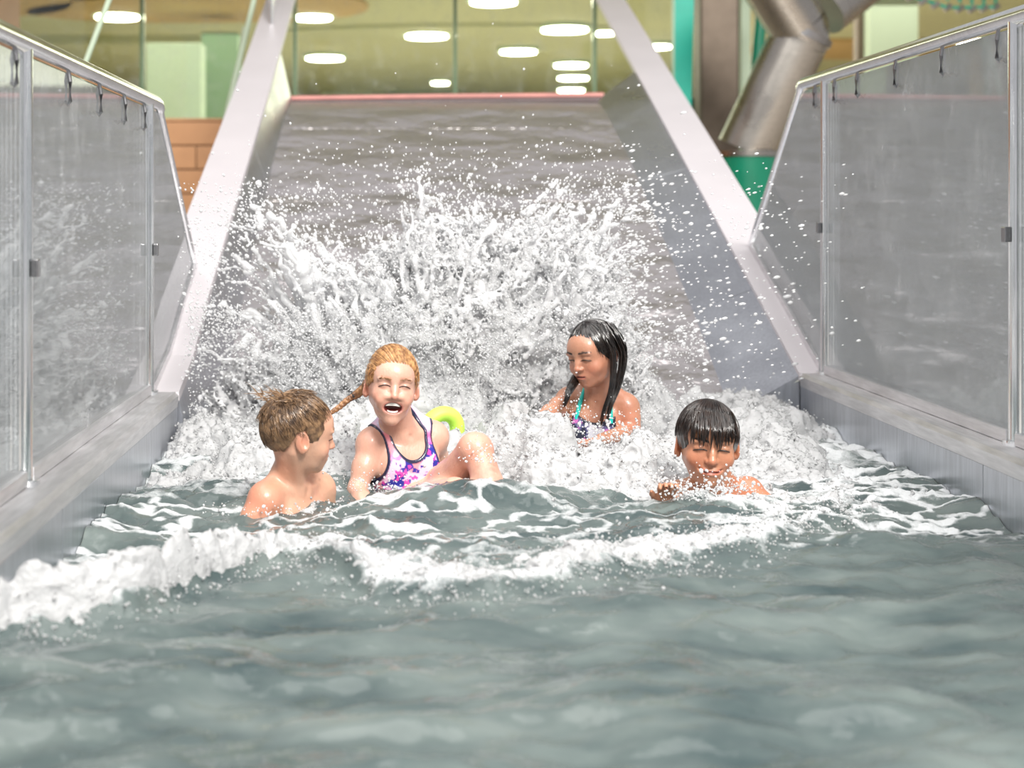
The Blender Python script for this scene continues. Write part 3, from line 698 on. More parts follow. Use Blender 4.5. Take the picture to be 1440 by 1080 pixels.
# --------------------------------------------------- the splash
SD = 5.42
main = [(338, 290, 1.), (352, 266, .7), (372, 288, 1.), (392, 318, 1.1), (425, 325, .9), (318, 350, .8), (300, 420, .9), (285, 480, .9), (455, 370, 1.), (480, 345, .9), (522, 332, 1.),
        (548, 318, .9), (570, 296, 1.), (596, 238, 1.), (604, 262, .9), (588, 286, 1.1), (630, 292, .9), (664, 256, 1.), (672, 276, .8), (694, 292, .9), (716, 304, .9), (742, 292, .9), (768, 272, .9), (784, 262, 1.), (800, 270, .9),
        (818, 286, .8), (850, 254, .9), (860, 284, 1.), (884, 272, .8), (892, 300, .9), (872, 336, 1.), (900, 352, .8), (886, 396, .9), (905, 440, .7)]
BP, BR = [], []; tips = []
def jet(tu, tv, amp, r0, bu=None, bv=575):
    dt = SD+rng.normal(0, .13); db = SD+rng.normal(0, .07)
    if bu is None: bu = 610+.52*(tu-610)
    b = at(bu, bv, db); t_ = at(tu, tv, dt); n_ = int(np.linalg.norm(t_-b)/.006)+6; t = np.linspace(.25, 1, n_)[:, None]
    ctl = b*.45+t_*.55+np.array([0, 0, .10+.05*rng.random()])+np.array([(b[0]-t_[0])*.25, 0, 0])
    p = b*(1-t)**2+2*ctl*t*(1-t)+t_*t**2
    q = np.concatenate([t*4+rng.random()*50, t*0+rng.random()*50, t*0], 1)
    wob = np.stack([fbm(q*2.2, 3)-.5, fbm(q*2.2+9, 3)-.5, fbm(q*2.2+21, 3)-.5], -1)*.15*amp*t**.7
    p = p+wob; rad = r0*(1.25-t[:, 0])**.8*(.35+1.3*fbm(q*7+4, 2))
    gap = fbm(q*6+33, 2) > .40+.16*sstep(.6, 1, t[:, 0]); ok = gap & (rad > .0030)
    BP.append(p[ok]); BR.append(np.clip(rad[ok], .0048, .03)); tips.append(t_)
for u, v, a in main:
    jet(u, v, a, .023 if u < 440 else .019)
    for k in range(5): jet(u+rng.normal(0, 17), v+abs(rng.normal(0, 26))+4, a, .010)
for k in range(60): jet(rng.uniform(430, 900), rng.uniform(320, 470), 1., .011)
for k in range(30): jet(rng.uniform(270, 440), rng.uniform(380, 540), 1., .009, bu=rng.uniform(400, 520), bv=590)
for k in range(8): jet(rng.uniform(890, 1000), rng.uniform(430, 560), .8, .007, bu=rng.uniform(800, 900), bv=600)
# torn sheets in the body of the splash
top_u = np.array([255, 280, 320, 360, 400, 440, 480, 520, 560, 600, 660, 700, 760, 800, 840, 870, 900, 930, 980, 1020]); top_v = np.array([560, 480, 400, 350, 370, 390, 372, 352, 325, 302, 300, 312, 300, 300, 330, 330, 400, 480, 560, 610])
def body(n_, thr, k):
    u = rng.uniform(262, 1000, n_); tv = np.interp(u, top_u, top_v); v = tv+(625-tv)*rng.random(n_)**.85; d = SD+rng.normal(0, .15, n_)
    P = np.stack([(u-U0)/FPX*d, d, HC-(v-V0)/FPX*d], -1)
    rad = np.stack([(P[:, 0]-.1)*1., P[:, 1]*1.2, P[:, 2]*.55], -1)
    r1 = 1-np.abs(fbm(rad*k+3, 3)-.5)*5; r2 = 1-np.abs(fbm(rad*k*1.3+40, 3)-.5)*5
    cov = np.interp(u, [262, 300, 420, 470, 820, 900, 960, 1000], [.16, .24, .32, .95, 1., .40, .10, .04])*(.45+.55*sstep(tv-5, tv+90, v))
    hole = .9*np.exp(-((u-355)/70)**2-((v-440)/60)**2)
    sc = np.maximum(r1, r2)*cov-hole; ok = sc > thr; return P[ok], sc[ok], u[ok], v[ok]
BPa = np.concatenate(BP); BRa = np.concatenate(BR)
ok = (BPa[:, 2] > -.05) & (BPa[:, 1] > 5.07) & (BPa[:, 1] < 5.95) & (BPa[:, 0] > -.735) & (BPa[:, 2] > np.interp(BPa[:, 1], FD, FZ)+BRa); BPa, BRa = BPa[ok], BRa[ok]
F_ = Field((-.735, 5.06, -.06), (1.02, 5.80, .98), .0074)
F_.balls(BPa, BRa, .0055)
def sheets(F):
    X, Y, Z = np.meshgrid(F.ax[0], F.ax[1], F.ax[2], indexing='ij', sparse=True)
    U = U0+X*FPX/Y; Vv = V0+(HC-Z)*FPX/Y; tv = np.interp(U, top_u, top_v)
    dep = np.exp(-((Y-SD)/.15)**2); vert = (.30+.70*sstep(0, 150, Vv-tv-18)+.22*sstep(430, 540, Vv))*np.where(Vv < tv, 0, 1)
    cov = dep*vert*np.interp(U, [262, 300, 420, 470, 560, 820, 900, 960, 1000], [.30, .34, .42, .88, 1., 1., .36, .1, .0])
    cov = cov-.5*np.exp(-((U-352)/60)**2-((Vv-430)/62)**2)*dep
    ii = np.argwhere(cov > .22); P = np.stack([F.ax[k][ii[:, k]] for k in range(3)], 1).astype(float)
    R = np.stack([(P[:, 0]-.12)/(.35+np.abs(P[:, 2])*.8), P[:, 1], P[:, 2]*.5], 1)*np.array([.55, 1, 1])    # streaks fan out from the foot of the slide
    wp = np.stack([vnoise(P*14+5), vnoise(P*14+25), vnoise(P*14+45)], 1)-.5
    Q = R*15+wp*.75; n1 = 1-np.abs(2*fbm(Q, 3)-1)*2.6; n2 = 1-np.abs(2*fbm(P*26+wp+60, 3)-1)*2.6
    m = .52*n1+.30*n2+.20*(1-np.abs(2*fbm(P*58+wp*2+9, 2)-1)*2.6)-(1.06-1.02*cov[tuple(ii.T)])
    F.D[tuple(ii.T)] = np.minimum(F.D[tuple(ii.T)], np.clip(-m*.022, -.05, .05).astype(np.float32))
sheets(F_)
fz_ = np.interp(F_.ax[1], FD, FZ)[None, :, None]; F_.D = np.maximum(F_.D, (fz_+.004-F_.ax[2][None, None, :]).astype(np.float32))
for k in (0, -1): F_.D[k] = .05; F_.D[:, k] = .05; F_.D[:, :, k] = .05
Vf, Ff = F_.mesh(); Vf, Ff = cull(Vf, Ff, Vf[:, 2] > .0); Vf = smooth_mesh(Vf, Ff, 1, .2)
nr = vnormals(Vf, Ff); Vf = Vf+nr*((fbm(Vf*120, 2)-.5)*.005)[:, None]
tag(make_obj('water_splash', Vf, Ff, M['spray']), 'tall white splash of torn water jets behind the children', 'splash', kind='stuff')
# fine spray inside the splash and droplets flung around it
P2, s2, u2, v2 = body(260000, .26, 9.); P2[:, 1] -= .06; sel = rng.permutation(len(P2))[:32000]; P2 = P2[sel]; s2 = s2[sel]
tag(drops('spray_mist', P2, np.clip(rng.lognormal(-6.05, .38, len(P2)), .0010, .005), M['spray'], OCT), 'dense fine spray filling the splash behind the children', 'spray', kind='stuff')
nl = 20000; u = rng.uniform(265, 990, nl); v = rng.uniform(430, 615, nl); d = rng.uniform(5.08, 5.32, nl); P5 = np.stack([(u-U0)/FPX*d, d, HC-(v-V0)/FPX*d], -1)
P5 = P5[(fbm(P5*9+70, 3) > .41+.11*sstep(450, 330, u)+.2*sstep(840, 930, u)) & (P5[:, 2] > .02)]
tag(drops('low_spray', P5, np.clip(rng.lognormal(-5.95, .38, len(P5)), .0012, .006), M['spray'], OCT), 'low spray boiling at the foot of the splash', 'spray', kind='stuff')
T_ = np.array(tips); j = rng.integers(0, len(T_), 6500); P3 = T_[j]+rng.normal(0, 1, (6500, 3))*np.array([.055, .09, .055])*rng.exponential(1, (6500, 1))
u = np.concatenate([rng.uniform(250, 470, 1500), rng.uniform(860, 1130, 420), rng.uniform(420, 900, 700), rng.normal(1120, 130, 220)])
v = np.concatenate([rng.uniform(255, 560, 1500), rng.uniform(240, 600, 420), rng.uniform(200, 350, 700), rng.uniform(200, 520, 220)]); d = SD+rng.normal(-.1, .3, len(u)); d = np.clip(d, 4.7, 6.0)
P4 = np.stack([(u-U0)/FPX*d, d, HC-(v-V0)/FPX*d], -1); P3 = np.concatenate([P3, P4]); big = rng.random(len(P3))
P3 = P3[(P3[:, 0] > -.72) & (P3[:, 0] < 1.5) & (P3[:, 2] > .05) & (P3[:, 1] > 4.6) & (P3[:, 2] > np.interp(P3[:, 1], FD, FZ)+.02)]
R3 = np.clip(rng.lognormal(-6.0, .42, len(P3)), .0010, .007)
U3 = U0+P3[:, 0]*FPX/P3[:, 1]; dirn = P3-np.array([.1, SD, .1]); dirn /= np.linalg.norm(dirn, axis=1, keepdims=True)
st = dirn*(rng.random((len(P3), 1))*.6); rt = U3 > 880; st[rt] = np.array([1., .0, .22])*(rng.random((rt.sum(), 1))*1.8+.2)
tag(drops('flung_droplets', P3, R3, M['spray'], ICO, st), 'separate water droplets flung out around the splash', 'water drops', kind='stuff')
# near spray on the right boy and the dark-haired girl
def puff(name, c, sg, n_, label, rm=-5.9, cl=None):
    P = rng.normal(0, 1, (n_, 3))*np.array(sg)+np.array(c); P[:, 2] = np.abs(P[:, 2]-.0)+.0
    if cl is not None: P = P[cl(P)]
    return tag(drops(name, P, np.clip(rng.lognormal(rm, .45, len(P)), .0012, .010), M['spray'], ICO, lump=.15), label, 'water drops', kind='stuff')
# =================================================================== children
def skin_mat(name, rough=.42):
    n = N(name); a = n.add('ShaderNodeAttribute', attribute_name='Col'); n.link(a.outputs['Color'], n.b.inputs['Base Color'])
    n.set(Roughness=rough); n.b.inputs['Subsurface Weight'].default_value = .12; n.b.inputs['Subsurface Radius'].default_value = (.012, .005, .003)
    n.b.inputs['Subsurface Scale'].default_value = .6
    n.b.inputs['Coat Weight'].default_value = .28; n.b.inputs['Coat Roughness'].default_value = .14
    n.bump(n.noise(160, 3, (1, 1, .6), .6), .35, .003); return n.m
M['skin'] = skin_mat('wet_skin')
def hair_mat(name, c0, c1, rough, coat):
    n = N(name); f = n.noise(70, 3); n.link(n.ramp(f, [(.35, c0), (.65, c1)]), n.b.inputs['Base Color']); n.set(Roughness=rough)
    n.b.inputs['Coat Weight'].default_value = coat; n.b.inputs['Coat Roughness'].default_value = .1; return n.m
M['hair_brown'] = hair_mat('damp_brown_hair', srgb(82, 60, 44), srgb(150, 118, 86), .42, .2)
M['hair_blond'] = hair_mat('wet_blond_hair', srgb(132, 88, 54), srgb(206, 158, 106), .40, .2)
M['hair_braid'] = hair_mat('damp_sandy_braid', srgb(104, 70, 46), srgb(168, 124, 84), .45, .15)
M['lash_dark'] = mat_plain('dark_lashes', (.012, .008, .007), .5)
M['lash_brown'] = mat_plain('brown_lashes', srgb(62, 34, 24), .5)
M['hair_black'] = hair_mat('wet_black_hair', srgb(14, 12, 12), srgb(38, 30, 26), .26, .6)
M['hair_dark'] = hair_mat('wet_dark_brown_hair', srgb(18, 13, 11), srgb(48, 34, 27), .28, .6)
M['teeth'] = mat_plain('tooth_enamel', (.85, .82, .76), .25, 0, .03, coat=.5)
M['tongue'] = mat_plain('wet_tongue', srgb(186, 92, 88), .3, 0, .06, coat=.5)
M['tie'] = mat_plain('black_hair_tie', (.02, .018, .02), .6)
M['lime'] = mat_plain('lime_foam', srgb(190, 232, 90), .5, 0, .08, 30.)
M['turq'] = mat_plain('turquoise_strap', srgb(30, 190, 180), .4, 0, .05)
def suit_mat(name):
    n = N(name); a = n.add('ShaderNodeAttribute', attribute_name='Col'); n.link(a.outputs['Color'], n.b.inputs['Base Color'])
    n.set(Roughness=.3); n.b.inputs['Coat Weight'].default_value = .3; n.bump(n.noise(400, 2), .1, .001); return n.m
M['suit'] = suit_mat('wet_printed_swimsuit')
W0 = Frame((0, 0, 0))
CRN = ((0, .012, .018), (.070, .088, .082))

def head(F, T, mouth='closed', chubby=1.):
    F.ell(T, *CRN, k=.01)
    F.ell(T, (0, -.020, -.030), (.058, .060, .064), .03)             # face block
    F.ell(T, (0, -.050, .030), (.050, .034, .040), .03)              # forehead
    jw = -.012 if mouth == 'laugh' else 0
    F.ell(T, (0, -.036, -.068+jw*.6), (.040, .036, .028), .025)      # jaw
    F.ell(T, (0, -.062, -.085+jw), (.017, .014, .014), .022)         # chin
    for s in (-1, 1):
        ch = .004 if mouth in ('laugh', 'smile') else 0
        F.ell(T, (s*.034, -.052-ch, -.034+ch*1.5), (.023*chubby, .021, .021), .02)
        F.ell(T, (s*.030, -.088, .004), (.018, .014, .012), .010, cut=True)        # eye socket
        F.ell(T, (s*.029, -.071, .002), (.0155, .0115, .0105), .004)               # lidded eye
        F.ell(T, (s*.029, -.074, .021), (.021, .008, .0065), .008, rot=(0, s*8, 0))# brow
        F.ell(T, (s*.0735, .014, -.012), (.0075, .019, .029), .006, rot=(-12, 0, s*24))
        F.ell(T, (s*.081, .009, -.008), (.006, .010, .017), .004, rot=(-12, 0, s*24), cut=True)
        F.ell(T, (s*.071, .008, -.033), (.006, .009, .009), .005)                  # ear lobe
    F.chain(T, [(0, -.078, .012), (0, -.086, -.008), (0, -.095, -.026)], [.006, .0072, .0102], .009)
    for s in (-1, 1):
        F.ell(T, (s*.0105, -.087, -.029), (.0068, .008, .0062), .006)
        F.ell(T, (s*.0058, -.0955, -.0365), (.0034, .0045, .003), .003, cut=True)
    if mouth == 'laugh':
        for s in (-1, 1): F.chain(T, [(s*.024, -.083, -.030), (s*.034, -.073, -.042), (s*.038, -.064, -.056)], [.007, .008, .006], .014)
        F.ell(T, (0, -.067, -.060), (.033, .019, .022), .012)
        F.ell(T, (0, -.087, -.0600), (.0270, .030, .0150), .005, cut=True)
    else:
        wd = .028 if mouth == 'smile' else .020; up = .007 if mouth == 'smile' else .001
        F.ell(T, (0, -.068, -.056), (.030, .018, .020), .012)
        F.ell(T, (0, -.0835, -.0515), (wd*.85, .0065, .0042), .004); F.ell(T, (0, -.0825, -.0605), (wd*.75, .0070, .0050), .004)
        pts = [(-wd, -.074, -.056+up), (-wd*.5, -.084, -.056+up*.2), (0, -.088, -.0565), (wd*.5, -.084, -.056+up*.2), (wd, -.074, -.056+up)]
        for a, b in zip(pts[:-1], pts[1:]): F.cone(T, a, b, .0026, .0026, .003, cut=True)
def torso(F, T, hw=.105, chest=1., neck_to=None):
    for s in (-1, 1):
        F.cone(T, (0, .008, -.03), (s*hw, .004, -.034), .036, .036, .03)
        F.cone(T, (s*.022, .014, .045), (s*.085, .012, -.022), .020, .024, .03)     # trapezius
        F.ell(T, (s*.046, -.032, -.105), (.046, .036, .052), .03)                   # chest
        F.ell(T, (s*.055, .040, -.10), (.040, .028, .060), .03)                     # shoulder blade
        F.cone(T, (s*.014, -.040, -.028), (s*.095, -.016, -.012), .0085, .008, .012) # collar bone
    F.ell(T, (0, 0, -.125), (.102*chest, .066, .125), .03); F.ell(T, (0, 0, -.26), (.090*chest, .064, .12), .04); F.ell(T, (0, .008, -.36), (.104*chest, .078, .085), .04)
    F.ell(T, (0, -.056, -.022), (.010, .010, .010), .012, cut=True)                  # pit of the neck
def neck(F, T, H):
    a = H.pt((0, .016, -.055)); b = T.pt((0, .006, -.03)); F.cone(W0, a, b, .040*H.s, .044, .022)
    for s in (-1, 1): F.cone(W0, H.pt((s*.046, .022, -.045)), T.pt((s*.014, -.036, -.022)), .011, .008, .018)
def arm(F, sh, el, wr, r=1., shr=.040):
    sh, el, wr = map(np.array, (sh, el, wr)); F.ell(W0, sh, (shr*r, shr*r, shr*1.05*r), .03)
    F.chain(W0, [sh, sh*.5+el*.5, el], [.037*r, .035*r, .029*r], .02); F.chain(W0, [el, el*.65+wr*.35, wr], [.030*r, .030*r, .0205*r], .015)
def hand(F, w_, f, nrm, side=1, curl=.3, sc=.85):
    f = np.array(f, float); f /= np.linalg.norm(f); nrm = np.array(nrm, float); nrm -= f*(nrm@f); nrm /= np.linalg.norm(nrm); l = np.cross(nrm, f)*side
    P = lambda a, b, c: w_+sc*(a*f+b*l+c*nrm)
    for b in (-.024, -.008, .008, .023): F.cone(W0, P(.005, b*.6, 0), P(.062, b, 0), .013*sc, .0105*sc, .010)
    for b, L in ((-.026, .046), (-.009, .058), (.008, .064), (.025, .056)):
        q = [P(.060, b, 0)]; ang = 0
        for k, t in enumerate((.45, .32, .23)):
            ang += curl*(.6+.5*k); q.append(q[-1]+sc*L*t*(math.cos(ang)*f-math.sin(ang)*nrm)+sc*.001*b/.02*l)
        F.chain(W0, q, [.0082*sc, .0076*sc, .0068*sc, .0058*sc], .003)
    q = [P(.012, .020, -.002), P(.034, .042, -.008), P(.054, .052, -.014), P(.070, .055, -.020)]
    F.chain(W0, q, [.0125*sc, .0105*sc, .0085*sc, .0068*sc], .006)

def lerp(a, b, m): return a*(1-m[:, None])+np.array(b)*m[:, None]
def paint(V, H, base, mouth='closed', brow=None, lash=(.05, .03, .025), lip=None, red=None):
    L = H.loc(V); Gs = lambda c, s: np.exp(-(((L-np.array(c))/np.array(s))**2).sum(1))
    base = np.array(base)*np.array([.70, .665, .65]); col = np.tile(base, (len(V), 1)); col = col*(1+.10*(fbm(V*45, 3)-.5)[:, None]*2)
    redc = base*np.array([1.05, .64, .57]); rm = np.clip(.55*(fbm(V*14+5, 2)-.35), 0, .5); col = lerp(col, redc, rm)
    ax = np.abs(L[:, 0]); fr = sstep(-.045, -.062, L[:, 1])
    for s in (-1, 1): col = lerp(col, redc*.97, .55*Gs((s*.038, -.062, -.034), (.022, .03, .020)))
    col = lerp(col, redc, .5*Gs((0, -.098, -.028), (.012, .014, .010)))
    for s in (-1, 1): col = lerp(col, redc*.95, .7*Gs((s*.078, .014, -.014), (.012, .022, .032)))
    lipc = lip or tuple(np.array(base)*np.array([.80, .42, .42]))
    if mouth == 'laugh':
        e = np.sqrt((L[:, 0]/.0285)**2+((L[:, 2]+.0600)/.0168)**2); m = np.exp(-((e-1.02)/.10)**2)*fr; col = lerp(col, lipc, .6*m)
        inn = sstep(1.0, .86, e)*sstep(-.02, -.05, L[:, 1])*sstep(-.088, -.072, L[:, 1]); col = lerp(col, srgb(92, 26, 28), inn)
    else:
        wd = .028 if mouth == 'smile' else .020; up = .007 if mouth == 'smile' else .001; zc = -.0565+up*(ax/wd)**2
        m = np.exp(-((L[:, 2]-zc)/.0062)**4)*sstep(wd*1.02, wd*.8, ax)*fr; col = lerp(col, lipc, .7*m)
        m = np.exp(-((L[:, 2]-zc)/.0017)**2)*sstep(wd*1.05, wd*.9, ax)*fr; col = lerp(col, srgb(84, 34, 30), .8*m)
    if brow:
        zb = .0225+.004*np.sin((ax-.012)/.034*np.pi*.75); m = np.exp(-((L[:, 2]-zb)/.0050)**2)*sstep(.008, .016, ax)*sstep(.050, .040, ax)*fr; col = lerp(col, brow, .45*m)
    za = .0015-.0045*(((ax-.029)/.0155)**2)+(.002 if mouth == 'laugh' else -.001); m = np.exp(-((L[:, 2]-za)/.0036)**2)*sstep(.011, .016, ax)*sstep(.048, .042, ax)*fr; col = lerp(col, lash, .35*m)
    if red is not None:
        for c, s, a in red: col = lerp(col, redc, a*np.exp(-(((V-np.array(c))/s)**2).sum(1)))
    return np.clip(col, 0, 1)
def face_hair(V, H, mouth, brow, lash, parent):
    L = H.loc(V); f = L[(L[:, 1] < -.045) & (np.abs(L[:, 0]) < .06) & (np.abs(L[:, 2]) < .05)]
    def yat(x, z): q = (f[:, 0]-x)**2+(f[:, 2]-z)**2; j = np.argsort(q)[:6]; w_ = 1/(q[j]+1e-6); return float((f[j, 1]*w_).sum()/w_.sum())
    r_ = np.random.default_rng(77)
    for s in (-1, 1):
        P = []; R = []
        for t in np.linspace(-1, 1, 11):
            x = s*(.029+.0165*t); z = .0035-.0050*t*t*(1.1 if mouth == 'laugh' else .9)-(.0 if mouth == 'laugh' else .003)-.0015*t*s*s; P.append(H.pt((x, yat(x, z)-.0004, z))); R.append(.0017*(1-.55*abs(t)**3)*H.s)
        keep(MB().tube(P, np.array(R), 6).build('eyelashes', lash, None, True), parent)
        st = []
        for i in range(46):
            t = r_.random(); x = s*(.011+.034*t); z = .0215+.0045*math.sin(t*2.5)-.004*(mouth == 'laugh')+r_.normal(0, .0016); p0 = (x, yat(x, z)-.0003, z); x2 = x+s*.0065; z2 = z+.0028*(1-1.6*t); p1 = (x2, yat(x2, z2)-.0006, z2); k = np.linspace(0, 1, 4)[:, None]
            st.append((np.array(H.pt(p0))*(1-k)+np.array(H.pt(p1))*k, .0008*(1-.7*k[:, 0])))
        Vb, Qb = strands_vf(st, 3); make_obj('eyebrow', Vb, Qb, brow, parent)
def person(name, F, H, label, hairs=None, **kw):
    V, Q = F.mesh(); V = smooth_mesh(V, Q, 1, .35)
    o = make_obj('person', V, Q, M['skin'], attrs={'Col': paint(V, H, **kw)}); tag(o, label, 'person', 'children playing in the run-out pool')
    if hairs: face_hair(V, H, kw.get('mouth', 'closed'), M[hairs[0]], M[hairs[1]], o)
    return o

# ---- hair
def hair_cap(T, thick, zmin, seed, amp, wh, h=.0026, extra=None, freq=34.):
    c, r = CRN; F = Field(T.o-.13*T.s, T.o+.13*T.s, h); F.D[:] = .05
    F.ell(T, c, np.array(r)+thick, .004)
    if extra: extra(F)
    X, Y, Z = F.ax[0][:, None, None], F.ax[1][None, :, None], F.ax[2][None, None, :]
    p = np.stack(np.broadcast_arrays(X, Y, Z), -1).reshape(-1, 3); L = T.loc(p)
    g = zmin(L)-L[:, 2]; F.D = np.maximum(F.D, (g*.8).reshape(F.D.shape).astype(np.float32))
    V, Q = F.mesh(); L = T.loc(V); nrm = vnormals(V, Q)
    a, b = strand_uv(L, wh); V = V+nrm*((fbm(np.stack([a*freq/6.28, b*3, b*0+seed], -1), 2)-.5)*2*amp)[:, None]
    return V, Q
def strand_uv(L, wh):
    c, r = CRN; q = (L-np.array(c))/np.array(r); q /= np.linalg.norm(q, axis=1, keepdims=True)+1e-9; wv = np.array(wh)/np.linalg.norm(wh)
    e1 = np.cross(wv, [1, .1, .05]); e1 /= np.linalg.norm(e1); e2 = np.cross(wv, e1)
    return np.arctan2(q@e2, q@e1)*3+12, np.arccos(np.clip(q@wv, -1, 1))
def scalp_strands(T, wh, n_, t0, t1, off, rad, lift=.0, seg=9, seed=1, ok=None, wob=.05, clump=0):
    r_ = np.random.default_rng(seed); c, r = map(np.array, CRN); wv = np.array(wh)/np.linalg.norm(wh)
    e1 = np.cross(wv, [1, .1, .05]); e1 /= np.linalg.norm(e1); e2 = np.cross(wv, e1); out = []
    for i in range(n_):
        ph = r_.random()*2*np.pi
        if clump: ph = (np.floor(ph/(2*np.pi)*clump)+.5+r_.normal(0, .13))/clump*2*np.pi
        a = t0+r_.random()*(t1-t0)*.45; b = min(t1, a+(t1-t0)*(.45+.5*r_.random())); t = np.linspace(a, b, seg); pp = ph+wob*r_.normal()*np.linspace(0, 1, seg)**1.3
        q = np.cos(t)[:, None]*wv+np.sin(t)[:, None]*(np.cos(pp)[:, None]*e1+np.sin(pp)[:, None]*e2)
        k = lift*np.linspace(0, 1, seg)**1.6*r_.uniform(.2, 1.2); L = c+q*(r+off+k[:, None])
        if ok is not None:
            m = ok(L)
            if not m[:4].all(): continue
            if not m.all():
                j = np.argmin(m); L = np.array([[np.interp(x_, np.arange(seg), L[:, cc]) for cc in range(3)] for x_ in np.linspace(0, j, seg)])
        w_ = rad*r_.uniform(.6, 1.3)*(1-np.linspace(0, 1, seg)**2*.85); out.append((T.o+(L*T.s)@T.R.T, w_))
    return out
def guide_strands(pts, n_, spread, rad, seg=16, seed=3, end=.35):
    r_ = np.random.default_rng(seed); pts = np.array(pts, float); t = np.linspace(0, len(pts)-1, seg); from_ = np.arange(len(pts))
    def cr(t_):
        i = np.clip(np.floor(t_).astype(int), 0, len(pts)-2); f = (t_-i)[:, None]; p0, p1, p2, p3 = pts[np.clip(i-1, 0, None)], pts[i], pts[i+1], pts[np.clip(i+2, None, len(pts)-1)]
        return .5*((2*p1)+(-p0+p2)*f+(2*p0-5*p1+4*p2-p3)*f**2+(-p0+3*p1-3*p2+p3)*f**3)
    G0 = cr(t); out = []; u = np.linspace(0, 1, seg)
    for i in range(n_):
        a, b = r_.normal(size=3), r_.normal(size=3); L = r_.uniform(.72, 1.0); uu = u*L; G = np.stack([np.interp(uu, u, G0[:, k]) for k in range(3)], 1)
        env = (1-(1-end)*uu)*spread; G = G+env[:, None]*(a*.6+b*.4*np.sin(uu*5+i)[:, None]); out.append((G, rad*r_.uniform(.6, 1.4)*(1-u**3*.8)))
    return out
def join_vf(*parts):
    V, F, b = [], [], 0
    for v, f in parts: V.append(v); F.append(np.asarray(f)+b); b += len(v)
    return np.concatenate(V), np.concatenate(F)
def child(name, V, Q, mat, parent, **kw):
    o = make_obj(name, V, Q, mat, parent, **kw); return o

# ---------------------------------------------------------------- boy looking away (short brown hair)
hA = Frame(at(421, 609, 4.08), yaw=112, pitch=8, roll=-4, sc=.99); tA = Frame(at(412, 674, 4.13), yaw=52, pitch=2, roll=0, sc=.97)
F = Field(at(412, 674, 4.13)+np.array([-.34, -.24, -.20]), at(412, 674, 4.13)+np.array([.22, .24, .27]), .0030)
torso(F, tA); head(F, hA); neck(F, tA, hA)
sR, sL = tA.pt((-.112, .0, -.045)), tA.pt((.112, .0, -.045))
eR = at(345, 752, 4.02); wR = at(296, 752, 3.95); arm(F, sR, eR, wR); hand(F, wR, (-1, -.3, -.1), (0, .3, -1), 1, .25)
arm(F, sL, sL+np.array([.03, .03, -.17]), sL+np.array([.10, -.07, -.24]))
boyA = person('person', F, hA, 'boy with short brown hair, bare shoulders, head turned away towards the laughing girl',
              hairs=('hair_brown', 'lash_brown'), base=srgb(236, 190, 162), brow=srgb(110, 80, 58), red=[(at(362, 696, 4.02), .06, .75), (at(420, 690, 4.0), .05, .2)])
zA = lambda L: np.interp(L[:, 1], [-.11, -.075, -.05, -.03, -.008, .012, .032, .05, .10], [.060, .054, .030, -.004, -.014, .022, .010, -.046, -.058])+.010*np.sin(L[:, 0]*190)*0
whA = (.1, .55, .82)
vq = hair_cap(hA, .0065, zA, 3., .0022, whA); okA = lambda L: L[:, 2] > zA(L)-.004
st = scalp_strands(hA, whA, 520, .05, 1.75, .0085, .0016, .004, seed=2, ok=okA, wob=.25)
st += scalp_strands(hA, whA, 300, .0, 1.0, .009, .0017, .012, seed=4, ok=okA, wob=.5)
r_ = np.random.default_rng(8)
for i in range(120):                    # tousled crest standing up at the back of the crown
    a = r_.normal(0, .5); b0 = np.array([r_.normal(0, .030), .055+r_.normal(0, .028), .093-abs(r_.normal(0, .012))]); dv = np.array([r_.normal(0, .3), .75+r_.normal(0, .3), .45+r_.normal(0, .25)]); t = np.linspace(0, 1, 9)[:, None]
    L = b0+dv*t*r_.uniform(.022, .042)+np.array([0, .3, -.35])*t**2*.018; st.append((hA.o+(L*hA.s)@hA.R.T, .0021*r_.uniform(.6, 1.2)*(1-t[:, 0]**1.5*.9)))
V, Q = join_vf(vq, strands_vf(st)); child('hair', V, Q, M['hair_brown'], boyA)

# ---------------------------------------------------------------- laughing girl (blond, braid)
hB = Frame(at(551, 541, 4.33), yaw=6, pitch=-2, roll=5, sc=.965); tB = Frame(at(565, 600, 4.42), yaw=24, pitch=-4, roll=-3, sc=.97)
F = Field(at(565, 600, 4.42)+np.array([-.24, -.42, -.31]), at(565, 600, 4.42)+np.array([.34, .24, .26]), .0030)
torso(F, tB, .097, .95); head(F, hB, 'laugh', 1.05); neck(F, tB, hB)
sR, sL = tB.pt((-.103, 0, -.045)), tB.pt((.103, 0, -.045))
arm(F, sR, at(503, 688, 4.33), at(520, 735, 4.18), .9); arm(F, sL, at(616, 672, 4.56), at(600, 720, 4.5), .9)
kn = at(668, 632, 4.22); F.chain(W0, [at(606, 716, 4.44), at(636, 676, 4.33), kn], [.060, .053, .043], .03)
F.ell(W0, kn, (.044, .044, .043), .02); F.chain(W0, [kn+np.array([.008, 0, -.004]), at(686, 680, 4.16), at(688, 740, 4.1)], [.040, .040, .03], .012)
k2 = at(640, 668, 4.14); F.chain(W0, [at(585, 715, 4.38), k2+np.array([0, 0, -.05])], [.062, .045], .03)
girlB = person('person', F, hB, 'laughing blond girl with eyes shut in pink and navy swimsuit, one knee raised',
               mouth='laugh', hairs=('hair_braid', 'lash_brown'), base=srgb(242, 196, 174), brow=srgb(158, 100, 66), lash=srgb(70, 38, 28), lip=srgb(206, 112, 106), red=[(at(508, 625, 4.28), .07, .45), (at(680, 640, 4.18), .05, .5)])
